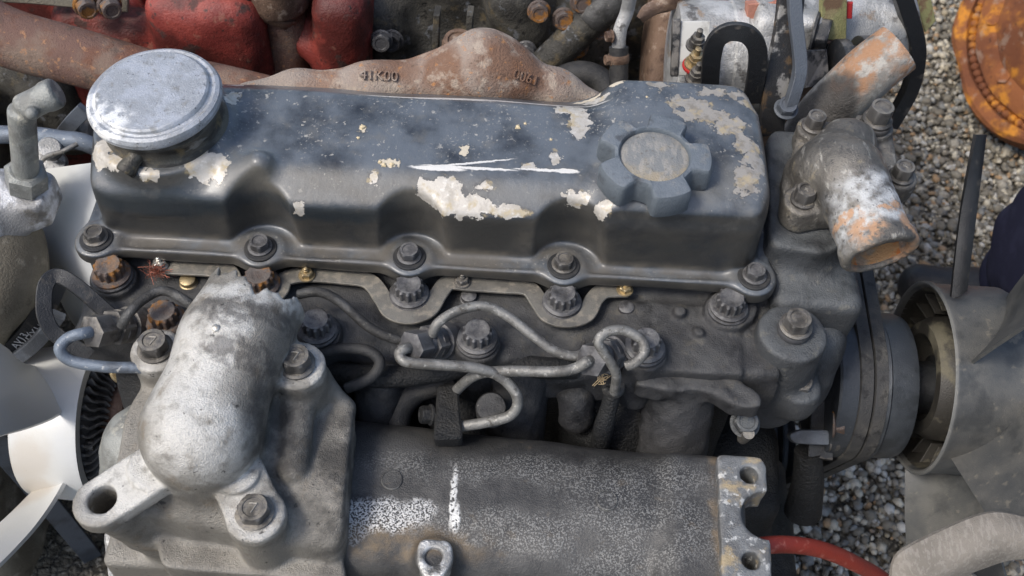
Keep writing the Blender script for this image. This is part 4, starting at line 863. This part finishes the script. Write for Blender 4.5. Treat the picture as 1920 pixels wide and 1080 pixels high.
# ---- exhaust manifold behind the cover
zx = .665; g = Grid((-.25, .17, .58), (.10, .36, .775), .003)
D = g.path([W(470, 184, .66), W(560, 176, .66), W(700, 164, .664), W(830, 149, .668), W(905, 128, .678), W(960, 144, .672), W(1040, 172, .66), W(1110, 196, .65)], [.014, .017, .019, .020, .0225, .020, .017, .012], .014)
D = smin(D, g.cap(W(905, 128, .678), W(905, 128, .678)+V3(0, .06, -.05), .024), .03)
D = smin(D, g.box((-.09, .225, .61), (.15, .02, .02), .008), .02)+g.wob(90, .0009)
EX = g.build(D, 'exhaust_manifold', M['rust'], E)
def raised(s, p, right, up, size, mt, par, depth=.0008, name='raised_lettering'):
    cu = bpy.data.curves.new('t', 'FONT'); cu.body = s; cu.size = size; cu.extrude = depth; cu.align_x = 'CENTER'; cu.align_y = 'CENTER'
    to = bpy.data.objects.new('t', cu); COL.objects.link(to); dg = bpy.context.evaluated_depsgraph_get(); me = bpy.data.meshes.new_from_object(to.evaluated_get(dg)); bpy.data.objects.remove(to); me.name = name
    r = unit(right); n = unit(np.cross(r, up)); u = np.cross(n, r); me.transform(Matrix(((r[0], u[0], n[0], 0), (r[1], u[1], n[1], 0), (r[2], u[2], n[2], 0), (0, 0, 0, 1))))
    me.materials.clear(); return link(name, me, mt, par, p)
for s, u, v, du, dv in (('41K00', 710, 143, 1, .02), ('0061', 985, 146, 1, .25)):
    p, n = onto(EX, u, v)
    if p is not None:
        r = unit(W(u+du*10, v+dv*10, p[2])-W(u, v, p[2])); r = unit(r-n*(r@n)); raised(s, p, r, np.cross(n, r), .0115, M['rust'], EX, .0018)

# ---- alternator / starter behind the right end
o = V3(*WY(1300, 95, .30)); ax = unit((1, .02, 0)); zc = o[2]-.012
mb = MB(); A0 = V3(WY(1268, 90, .32)[0], .345, zc-.035); lathe(mb, A0, ax, [(.02, 0), (.050, .002), (.052, .006), (.052, .05), (.0535, .052), (.0535, .062), (.052, .064), (.052, .085), (.046, .095), (.02, .1)], 56)
AL = mb.build('alternator', M['silver'], E, None, 35)
pl = [WY(1276, 40, .30), WY(1332, 40, .30), WY(1330, 142, .275), WY(1270, 142, .275)]
mb = MB(); prism(mb, pl, unit(np.cross(pl[1]-pl[0], pl[3]-pl[0])*-1), .004, .0006); mb.build('terminal_plate', M['label'], AL)
mb = MB(); prism(mb, [WY(1262, 38, .298), WY(1277, 38, .298), WY(1271, 144, .273), WY(1258, 144, .273)], unit(np.cross(pl[1]-pl[0], pl[3]-pl[0])*-1), .012, .0006); mb.build('terminal_block', M['black'], AL)
npl = unit(np.cross(pl[3]-pl[0], pl[1]-pl[0])); npl = npl if npl[1] < 0 else -npl
f6 = lambda t, k: hexrad(t) if k in (3, 4, 7, 8) else 1
for i, (u, v) in enumerate(((1305, 84), (1302, 118), (1304, 146))):
    p = WY(u, v, .285-.03*(v-40)/102); sx = unit((.02, -.12, 1))
    mb = MB(); lathe(mb, p-sx*.004, sx, [(.0055, 0), (.0085, .0025), (.0085, .0045), (.0056, .0046), (.0056, .0090), (.0062, .0092), (.0062, .0105), (.0048, .0106), (.0048, .0145), (.0026, .0150), (.0026, .0215), (.0012, .0222)], 36, f6); mb.build('terminal_stud', M['brass'] if i == 1 else M['bolt'], AL, None, 30)
    if i == 1:
        mb = MB(); lathe(mb, p-sx*.0045, sx, [(.0095, 0), (.0098, .0012), (.0095, .0024), (.005, .0026)], 24); mb.build('red_washer', M['redmark'], AL, None, 30)
# black brackets and struts
mb = MB(); P = [WY(1445, 250, .235), WY(1455, 150, .25), WY(1475, 60, .27), WY(1485, -30, .29)]; sweep(mb, crom(P, 5), rect(.0105, .004), (.15, -1, .2)); mb.build('support_bracket', M['blackworn'], E, None, 30)
mb = MB(); P = [WY(1475, 215, .23), WY(1492, 165, .24), WY(1500, 120, .25), WY(1492, 40, .265), WY(1488, -30, .28)]; sweep(mb, crom(P, 5), rect(.0052, .004), (.15, -1, .2)); mb.build('adjuster_strap', M['slate'], E, None, 30)
bolt('bracket_bolt', W(1473, 205, .655), (0, -.3, 1), .0075, .009, M['slate'], E)

# ================================================================== THE ENGINE ON THE LEFT, with its white fan
LE = thing('engine', 'beige engine at the far left with a white plastic fan and pale elbow fitting', 'engine', (-.62, .10, 0), 'engines standing around the dark engine')
E['group'] = None if False else E.get('group', ''); 
del E['group']
g = Grid((-1.05, -.28, .02), (-.40, .55, .66), .007)
D = g.box((-.76, .14, .28), (.22, .15, .25), .03)
D = smin(D, g.cap(WY(-18, 500, .12), WY(-140, 470, .16), .046, .06), .04)
D = smin(D, g.cap(WY(-8, 440, .14), WY(-60, 600, .10), .028, .04), .04)
D = smin(D, g.box((-.80, .33, .42), (.22, .10, .14), .03), .04)+g.wob(40, .003)
g.build(D, 'engine_block', M['beige'], LE)
g = Grid(WY(-18, 410, .15)-V3(.10, .09, .09), WY(-18, 410, .15)+V3(.06, .09, .09), .003)
D = g.cap(WY(-45, 420, .13), WY(-5, 380, .15), .028); D = smin(D, g.cap(WY(0, 390, .15), WY(18, 425, .14), .016), .02); D = smin(D, g.cyl(WY(52, 352, .155)-V3(0, 0, .03), WY(52, 352, .155), .024, .004), .012)+g.wob(120, .0015)
g.build(D, 'pump_casting', M['duskalu'], LE)
p = WY(50, 340, .155); q = WY(40, 205, .155); r_ = WY(108, 172, .165); mb = MB()
f6 = lambda t, k: hexrad(t) if k < 2 else 1
lathe(mb, p, q-p, [(.0150, -.004), (.0150, .013), (.0125, .0155)], 48, f6); mb.build('hex_nut', M['paleiron'], LE, None, 30)
g = Grid(np.minimum(np.minimum(p, q), r_)-.03, np.maximum(np.maximum(p, q), r_)+.03, .0016)
D = smin(g.cyl(p, q, .0105, .002), g.cyl(q, r_, .0108, .003), .005); D = smin(D, g.cyl(q+(r_-q)*.62, r_, .0120, .003), .002); D = smin(D, g.cap(q+(q-p)*.04, q+(q-p)*.06, .006), .003)
D = smin(D, g.cap(WY(60, 212, .150), WY(60, 212, .144), .005), .002)
g.build(D, 'elbow_fitting', M['paleiron'], LE)
def wpipe(name, pts, r, mt, par, label=None, n=14):
    mb = MB(); tube(mb, pts, r, n); return mb.build(name, mt, par, None, 60, label)
wpipe('hose', [WY(-30, 252, .25), WY(60, 254, .25), WY(120, 262, .25), WY(160, 268, .25), WY(230, 300, .25)], .0085, M['pipe_blue'], LE)
mb = MB(); sweep(mb, crom([WY(160, 205, .27), WY(135, 230, .27), WY(110, 262, .27), WY(85, 300, .26)], 5), rect(.007, .003), (.2, -1, .5)); mb.build('strap', M['slate'], LE)
mb = MB(); lathe(mb, WY(130, 250, .28), (1, 0, .1), [(.014, 0), (.017, .003), (.017, .02), (.012, .024)], 24); mb.build('knob', M['hosegrey'], LE)
for i, (u, v) in enumerate(((75, 300), (105, 305), (95, 280))):
    mb = MB(); lathe(mb, WY(u, v, .24), (.3, -.5, .8), [(.011, 0), (.011, .006), (.009, .009)], 20); mb.build('cap_nut', M['silver'], LE)
wpipe('wire', [WY(62, 325, .2), WY(85, 295, .21), WY(115, 285, .21), WY(145, 270, .22)], .0022, M['pipe'], LE)
# belts with white print
def strip(pts, w, th, mt, par, name, up): 
    mb = MB(); sweep(mb, crom(pts, 5), rect(w, th), up); return mb.build(name, mt, par, None, 30)
B0 = strip([WY(-20, 690, .08), WY(40, 640, .09), WY(78, 585, .10), WY(110, 520, .12)], .0095, .004, M['black'], LE, 'drive_belt', (.55, -.6, .7))
B1 = strip([WY(-20, 705, .07), WY(60, 650, .08), WY(110, 590, .09)], .006, .004, M['slate'], LE, 'drive_belt', (.55, -.6, .7))
strip([WX(-30, 800, -.50), WX(20, 860, -.50), WX(80, 930, -.50), WX(170, 1040, -.50), WX(200, 1080, -.50)], .011, .005, M['slate'], LE, 'drive_belt', (.4, -.6, .6))
for k in range(2):
    a = WY(36+k*14, 638+k*2, .0885); b = WY(72+k*14, 592+k*2, .0985); 
    raised('AV13X1150LA', (a+b)/2+unit((.55, -.6, .7))*.0043, b-a, np.cross(unit((.55, -.6, .7)), unit(b-a)), .0095, M['print'], LE, .0002, 'belt_print')
# white fan
FX = -.380; hc = WX(190, 790, FX); HR = np.linalg.norm(WX(215, 645, FX)-WX(178, 940, FX))/2
AXL = unit((1, .05, 0)); hc = V3(FX, *(.5*(WX(215, 645, FX)+WX(178, 940, FX))[1:]))
mb = MB(); lathe(mb, hc, AXL, [(HR*.86, -.004), (HR*.86, .0), (HR, .0), (HR*1.005, -.004), (HR*.985, -.030), (HR*.93, -.060), (HR*.90, -.062), (.03, -.062)], 80, cap0=False, cap1=True)
WF = mb.build('cooling_fan', M['white'], LE, hc, 30)
mb = MB(); lathe(mb, hc, AXL, [(HR*.855, -.050), (HR*.855, -.006), (HR*.80, -.002), (HR*.55, .008), (HR*.50, .010), (HR*.2, .012)], 64, cap0=False); CL = mb.build('clutch_body', M['fins'], LE, hc, 40)
x_, y_, _a = frame(AXL)
mb0 = None
for i in range(44):
    a = 2*pi*i/44; d = x_*cos(a)+y_*sin(a); tq = np.cross(AXL, d); mb = MB()
    pts = [hc+AXL*(.000+.014*s)+d*HR*(.84-.32*s)+tq*.0022*sin(s*2*pi) for s in np.linspace(0, 1, 6)]
    sweep(mb, pts, rect(.0012, .0038, .0006), AXL); mb.build('cooling_fin', M['fins'], CL, None, 40)
mb = MB(); lathe(mb, hc, AXL, [(HR*.5, .008), (HR*.5, .022), (HR*.46, .026), (HR*.2, .028)], 40); mb.build('clutch_plate', M['rustpipe'], LE, None, 40)
mb = MB(); lathe(mb, hc, AXL, [(HR*.3, .02), (HR*.3, .06), (HR*.42, .062), (HR*.42, .07), (.01, .071)], 40); mb.build('fan_shaft', M['pipe_dark'], LE, None, 40)
bolt('clutch_bolt', WX(165, 835, FX+.004), AXL, .0055, .006, M['bolt'], LE)
bolt('clutch_bolt', WX(228, 698, FX+.03), (.5, -.3, .8), .008, .016, M['brass'], LE)
def blade(A, B, xa_, xb_, bulge=.01, th=.0035, m=8):
    mb = MB(); ruled(mb, [WX(u, v, xa_) for u, v in A], [WX(u, v, xb_) for u, v in B], m, 16, th, bulge); return mb.build('blade', M['white'], WF, None, 40)
blade([(72, 318), (84, 450), (106, 540), (150, 620), (205, 668)], [(225, 300), (222, 440), (232, 560), (238, 600), (225, 660)], -.43, -.338, -.004)
blade([(-60, 640), (0, 646), (40, 682), (100, 690), (168, 690)], [(-60, 842), (0, 818), (60, 800), (110, 778), (165, 735)], -.432, -.392, .006)
blade([(-30, 1010), (20, 965), (70, 915), (110, 875), (135, 845)], [(-20, 1080), (30, 1030), (70, 985), (105, 935), (135, 880)], -.43, -.392, .004)

# ================================================================== THE RED ENGINE BEHIND
RE = thing('engine', 'faded red engine with a thick rusty exhaust pipe, standing behind the dark engine', 'engine', (-.20, .62, 0), 'engines standing around the dark engine')
LE['label'] = 'beige engine at the far left with a white plastic fan and pale elbow fitting'
g = Grid((-.75, .36, .02), (.06, .90, .68), .007)
D = g.box((-.46, .66, .32), (.30, .20, .30), .03)
for u, v, r in ((230, 60, .05), (420, 80, .075), (640, 130, .04), (430, 180, .05), (200, 150, .045), (620, 40, .045)):
    p = WY(u, v, .49); D = smin(D, g.ell(p, (r, .055, r*1.15)), .03)
for u, v, y_, hx_, hz_ in ((415, 80, .43, .060, .085), (210, 105, .43, .045, .05), (650, 80, .44, .030, .09), (225, 20, .45, .06, .03)):
    D = smin(D, g.box(WY(u, v, y_), (hx_, .05, hz_), .025), .015)
D = smin(D, g.cyl(WY(600, 60, .42), WY(600, 60, .46), .03, .008), .01)
for u in (300,): 
    D = smax(D, -g.cap(WY(u, -40, .455), WY(u+15, 200, .455), .014), .03)
D = smin(D, g.box((-.44, .52, .24), (.28, .06, .2), .03), .03)+g.wob(35, .004)+g.wob(80, .0015)
g.build(D, 'engine_block', M['red'], RE)
wpipe('exhaust_pipe', [WY(-80, 25, .37), WY(20, 72, .36), WY(150, 108, .35), WY(290, 148, .34), WY(400, 168, .33), WY(500, 190, .32)], [.030, .029, .028, .027, .026, .025], M['rustpipe'], RE, n=28)
wpipe('side_pipe', [WY(522, -60, .43), WY(530, 30, .43), WY(545, 150, .42), WY(548, 240, .41)], [.024, .024, .023, .022], M['rustpipe'], RE, label='upright brown pipe', n=28)
wpipe('pipe_collar', [WY(520, -45, .425), WY(524, 2, .425), WY(526, 6, .425)], [.032, .030, .022], M['brownmetal'], RE, n=24)
g = Grid((-.80, .33, .30), (-.42, .50, .62), .006); D = smin(g.box(WY(40, 165, .42), (.09, .04, .06), .02), g.cap(WY(90, 150, .40), WY(120, 230, .40), .03), .03)+g.wob(50, .004); g.build(D, 'side_bracket', M['greyback'], RE)
pl = [WY(-60, -20, .40), WY(240, -40, .42), WY(240, 24, .41), WY(60, 8, .40), WY(-60, 2, .395)]
mb = MB(); prism(mb, pl, (.05, -.9, .4), .006, .001); mb.build('bracket_plate', M['beige'], RE)
for u in (155, 200): bolt('bracket_bolt', WY(u+4, 8, .402), (.5, -.8, .1), .009, .014, M['bolt_rust'], RE)
for u, v in ((655, 70), (735, 75)): bolt('block_bolt', WY(u, v, .43), (0, -1, .3), .009, .010, M['bolt_dark'], RE)
mb = MB(); prism(mb, rpoly([WY(400, -30, .40), WY(465, -30, .40), WY(470, 5, .40), WY(430, 18, .40), WY(395, 5, .40)], .01), (0, -.8, .6), .02, .002); mb.build('lug', M['greyback'], RE)
g = Grid((-.20, .34, .05), (.32, .85, .70), .006)
D = g.box((.04, .66, .34), (.19, .2, .30), .03)
c0 = WY(745, 55, .49); c1 = WY(1060, 50, .51)
D = smin(D, g.cyl(c0-V3(.03, 0, .05), c1-V3(0, 0, .05), .075, .015), .03)
D = smin(D, g.cap(WY(705, 20, .46), WY(765, 150, .44), .028), .02)
D = smin(D, g.cap(WY(960, -10, .45), WY(1000, 90, .45), .030), .02)
D = smin(D, g.cap(WY(1100, 70, .46), WY(1080, 150, .45), .035), .02)
D = smax(D, -g.cap(WY(1050, 150, .40), WY(960, 150, .41), .022), .02)
D = smax(D, -g.cap(WY(780, 150, .41), WY(900, 160, .41), .03), .02)
D = D+g.wob(45, .003)+g.wob(110, .001)
g.build(D, 'gearbox_casting', M['greyback'], RE)
for u in (820, 882): 
    mb = MB(); sweep(mb, [WY(u, 20, .41), WY(u-2, 70, .405), WY(u-4, 140, .40)], rect(.003, .010), (0, -1, .2)); mb.build('rib', M['greyback'], RE)
bolt('hex_plug', WY(860, 105, .385), (0, -.15, 1), .0145, .024, M['brownmetal'], RE)
wpipe('water_tube', [WY(1150, 0, .42), WY(1090, 55, .41), WY(1025, 118, .40), WY(1000, 145, .395)], .0165, M['greyback'], RE, n=24)
wpipe('tube_end', [WY(1165, -15, .42), WY(1122, 22, .413), WY(1112, 32, .412)], .0185, M['pipe_dark'], RE, n=24)
for u, v in ((985, 95), (1056, 34), (1090, 2), (1123, 52), (1083, 86), (1064, 108), (715, 75), (1010, 20)): bolt('casting_bolt', WY(u, v, .415), (.1, -1, .35), .0085, .011, M['bolt_rust'] if u > 1000 else M['bolt_dark'], RE)
wpipe('black_hose', [WY(1010, 190, .36), WY(1040, 155, .37), WY(1085, 138, .37), WY(1125, 150, .365), WY(1150, 185, .35)], .0125, M['rubber'], RE, n=20)
wpipe('pale_tube', [WY(1185, -30, .345), WY(1176, 20, .345), WY(1163, 55, .34), WY(1160, 90, .335)], .0062, M['silver'], RE, n=18)
mb = MB(); tube(mb, [WY(1160, 88, .335), WY(1160, 150, .32), WY(1160, 175, .31)], .0088, 20); HO = mb.build('hose_end', M['rubber'], RE)
mb = MB(); a = WY(1160, 101, .332); b = WY(1160, 116, .329); lathe(mb, a, b-a, [(.0092, 0), (.0096, .0005), (.0096, .0075), (.0092, .008)], 24); mb.build('hose_clamp', M['brownmetal'], HO, None, 40)
bolt('clamp_screw', WY(1146, 112, .328), (-1, -.3, .1), .0045, .006, M['brownmetal'], RE)
bolt('clamp_screw', WY(1148, 68, .335), (-1, -.3, .1), .0045, .006, M['brownmetal'], RE)
# brown fittings and silver castings at the right end of the red engine
g = Grid((.12, .34, .20), (.52, .75, .74), .006)
D = smin(g.box((.25, .62, .34), (.11, .11, .22), .03), g.cap(WY(1190, 100, .43), WY(1230, 160, .40), .04), .03)
D = smin(D, g.cap(WY(1290, 30, .45), WY(1450, 35, .47), .055), .03)+g.wob(50, .003); g.build(D, 'end_casting', M['brownmetal'], RE)
bolt('hose_union', WY(1315, 28, .385), (.1, -.2, 1), .017, .020, M['brownmetal'], RE)
mb = MB(); ruled(mb, [WY(1290, -20, .37), WY(1268, 15, .37), WY(1235, 25, .365), WY(1205, 42, .36)], [WY(1240, -20, .38), WY(1225, 0, .375), WY(1205, 12, .37), WY(1195, 30, .365)], 5, 12, .004, .004); mb.build('folded_bracket', M['brownmetal'], RE, None, 40)
g = Grid((.20, .30, .50), (.56, .56, .74), .004)
D = smin(g.cap(WY(1400, 55, .36), WY(1610, 60, .40), .042, .050), g.box(WY(1610, 40, .42), (.04, .05, .045), .015), .02)
D = smin(D, g.box(WY(1430, 70, .34), (.05, .012, .03), .008), .01)+g.wob(70, .002); g.build(D, 'silver_casting', M['silver'], RE)
def plate(pts, th, mt, name, par=RE):
    n = np.cross(pts[1]-pts[0], pts[-1]-pts[0]); n = n if n@(CAM-pts[0]) > 0 else -n; mb = MB(); prism(mb, pts, n, th, .0008); return mb.build(name, mt, par)
plate([WY(1402, 8, .345), WY(1482, 2, .35), WY(1482, 36, .345), WY(1400, 40, .34)], .01, M['pinkpaint'], 'pink_bracket')
plate([WY(1540, -30, .345), WY(1590, -30, .35), WY(1587, 78, .335), WY(1540, 74, .33)], .006, M['olive'], 'olive_bracket')
plate([WY(1541, 74, .33), WY(1588, 78, .335), WY(1588, 86, .333), WY(1541, 82, .328)], .02, M['brownmetal'], 'bracket_foot')
plate([WY(1582, 5, .348), WY(1600, 5, .349), WY(1598, 36, .345), WY(1582, 36, .344)], .004, M['redmark'], 'red_tab')
for u, v in ((1524, 60), (1545, 45)): bolt('rubber_mount', WY(1524, 68, .335), (.9, -.3, .1), .0175, .014, M['black'], RE) if u == 1524 else None
plate([WY(1515, 95, .30), WY(1552, 92, .31), WY(1556, 160, .285), WY(1512, 165, .28)], .03, M['black'], 'regulator_box')
mb = MB(); lathe(mb, WY(1560, 130, .30), (1, .15, 0), [(.02, 0), (.026, .003), (.026, .012), (.020, .014), (.020, .02), (.028, .023), (.028, .04)], 32); mb.build('small_pulley', M['black'], RE)
plate([WY(1655, 0, .40), WY(1690, -20, .41), WY(1722, 30, .40), WY(1670, 62, .39)], .02, M['slate'], 'cover_plate')
plate([WY(1712, -20, .46), WY(1742, -20, .46), WY(1755, 40, .45), WY(1735, 62, .445)], .006, M['olive'], 'olive_flap')
strip([WY(1680, -40, .37), WY(1700, 20, .37), WY(1715, 70, .37), WY(1718, 110, .37), WY(1705, 170, .37), WY(1668, 235, .36)], .0075, .0055, M['black'], RE, 'drive_belt', (.2, -1, .4))

# ================================================================== RUSTY HOUSING at the right
RH = thing('flywheel_housing', 'orange rusted round iron housing with toothed rim lying on the gravel at right', 'machine part', (.87, .92, 0))
hc2 = W(2050, 55, .20); hx = unit((-.50, -.40, .70)); RR = .205
mb = MB(); lathe(mb, hc2, hx, [(RR*.86, -.055), (RR, -.04), (RR, .0), (RR*.97, .006), (RR*.90, .008), (RR*.88, -.004), (RR*.84, -.006), (RR*.82, .012), (RR*.74, .024), (RR*.66, .028), (RR*.62, .040), (RR*.45, .062), (RR*.40, .074), (RR*.2, .078), (.01, .078)], 96, lambda t, k: 1+.02*sin(7*t+1)*(k < 4)+.006*sin(13*t+k))
RB = mb.build('ring_body', M['orange'], RH, None, 30)
x_, y_, _a = frame(hx)
mb = MB(); lathe(mb, hc2+hx*-.002, hx, [(.008, -.004), (.0085, .004), (.006, .010), (.002, .011)], 10); TOO = None
for i in range(90):
    a = 2*pi*i/90; p = hc2+(x_*cos(a)+y_*sin(a))*RR*.855
    if TOO is None:
        mbt = MB(); lathe(mbt, p, hx, [(.007, -.010), (.0075, .002), (.005, .007), (.002, .008)], 8); TOO = mbt.build('tooth', M['orange'], RH, p, 50)
    else:
        c = TOO.copy(); COL.objects.link(c); c.parent = RH; c.location = p-ORG[RH.name]
for i in range(9):
    a = 2*pi*i/9+.2; p = hc2+(x_*cos(a)+y_*sin(a))*RR*.70+hx*.02; bolt('rim_bolt', p, hx, .011, .010, M['orange'], RH)

# ================================================================== PERSON at the right edge
PE = thing('person', 'person in dark navy trousers and black shoe standing on the gravel at the right edge', 'person', (.72, .46, 0))
an = W(1935, 600, .10); kn = W(2050, 390, .50); hp = kn+V3(.30, .12, .16)
g = Grid((.55, .20, -.01), (1.30, .80, .80), .006)
D = smin(g.cap(an, kn, .068, .088), g.cap(kn, hp, .088, .11), .03)
D = smax(D, g.half((.8, .52, .06), (0, 0, -1)), .01)
D = D+.004*np.sin(g.Z*55+g.X*30+np.sin(g.Y*40)*1.2)+.003*np.sin(g.Z*110-g.X*60)
g.build(D, 'trouser_leg', M['navy'], PE)
t0 = W(1725, 535, .03); t1 = W(1830, 565, .036); t2 = W(1945, 600, .045)
g = Grid((.50, .34, -.01), (.86, .64, .16), .004)
D = smin(g.cap(t2, t1, .045, .043), g.cap(t1, t0, .043, .032), .03); D = smin(D, g.cap(t2, an, .045), .03); D = smax(D, g.half((.7, .5, .004), (0, 0, -1)), .004)
g.build(D, 'shoe', M['shoe'], PE)

# ================================================================== loose things in front right
RS = None
def curl():
    mb = MB()
    A = [W(1668, 1110, .535), W(1672, 1058, .545), W(1690, 1032, .555), W(1755, 998, .565), W(1845, 962, .575), W(1905, 965, .575), W(1965, 985, .57)]
    B = [W(1722, 1150, .52), W(1762, 1110, .53), W(1800, 1082, .54), W(1850, 1062, .55), W(1900, 1048, .555), W(1950, 1050, .555), W(2000, 1060, .55)]
    ruled(mb, A, B, 10, 30, .0035, .010); return mb
mb = curl(); o = mb.build('rubber_sheet', M['hosegrey'], None, None, 50)
o['label'] = 'curled grey rubber sheet at the bottom right corner'; o['category'] = 'rubber sheet'
mb = MB(); ruled(mb, [W(1676, 1110, .52), W(1675, 1068, .53), W(1702, 1036, .54), W(1780, 1050, .53), W(1850, 1095, .52)], [W(1690, 1190, .49), W(1688, 1150, .50), W(1715, 1120, .50), W(1800, 1140, .50), W(1870, 1180, .49)], 6, 24, .004, 0)
k = mb.build('inner_fold', M['hosegrey'], o, None, 50)
mb = MB(); tube(mb, [W(1400, 1030, .53), W(1440, 1022, .53), W(1490, 1022, .52), W(1545, 1032, .50), W(1600, 1055, .47), W(1660, 1090, .42), W(1720, 1150, .34), W(1760, 1220, .22)], .0066, 18)
c = mb.build('red_cable', M['cable'], None, None, 60); c['label'] = 'red cable hanging out from behind the manifold end flange'; c['category'] = 'cable'

# ================================================================== GROUND
me = mesh('ground', [(-6, -5, 0), (7, -5, 0), (7, 8, 0), (-6, 8, 0)], [(0, 1, 2, 3)], 0); gr = link('ground', me, M['soil'], None); gr['kind'] = 'structure'
def pebbles():
    bm = bmesh.new(); bmesh.ops.create_icosphere(bm, subdivisions=1, radius=1); v0 = np.array([v.co[:] for v in bm.verts]); f0 = np.array([[v.index for v in f.verts] for f in bm.faces]); bm.free()
    x = rng.uniform(.22, 1.75, 105000); y = rng.uniform(-.15, 2.3, 105000); P = np.stack([x, y, 0*x], 1); q = P-CAM; w = q@_fw; u = 960+FPX*(q@_R)/w; v = 540-FPX*(q@_U)/w
    k = (u > 1330) & (u < 2080) & (v > -160) & (v < 1240); P = P[k]; n = len(P)
    s = np.clip(rng.lognormal(math.log(.0050), .36, n), .0026, .012); R_ = rng.normal(size=(n, 3, 3)); R_ = np.linalg.qr(R_)[0]
    vv = v0[None]*(1+rng.normal(0, .13, (n, len(v0), 1))); vv = vv*np.stack([np.ones(n), rng.uniform(.6, 1, n), rng.uniform(.45, .8, n)], 1)[:, None]*s[:, None, None]
    vv = np.einsum('nij,nkj->nki', R_, vv); vv[:, :, 2] *= .8; vv += (P+np.stack([0*s, 0*s, s*.28+rng.uniform(0, .008, n)], 1))[:, None]
    ff = f0[None]+(np.arange(n)*len(v0))[:, None, None]
    return vv.reshape(-1, 3), ff.reshape(-1, 3)
v_, f_ = pebbles(); me = fast_mesh('gravel', v_, f_); gv = link('gravel', me, M['pebbles'], None); gv['kind'] = 'stuff'
gv['label'] = 'loose mixed gravel covering the yard'; gv['category'] = 'gravel'
print('pebbles', len(f_))
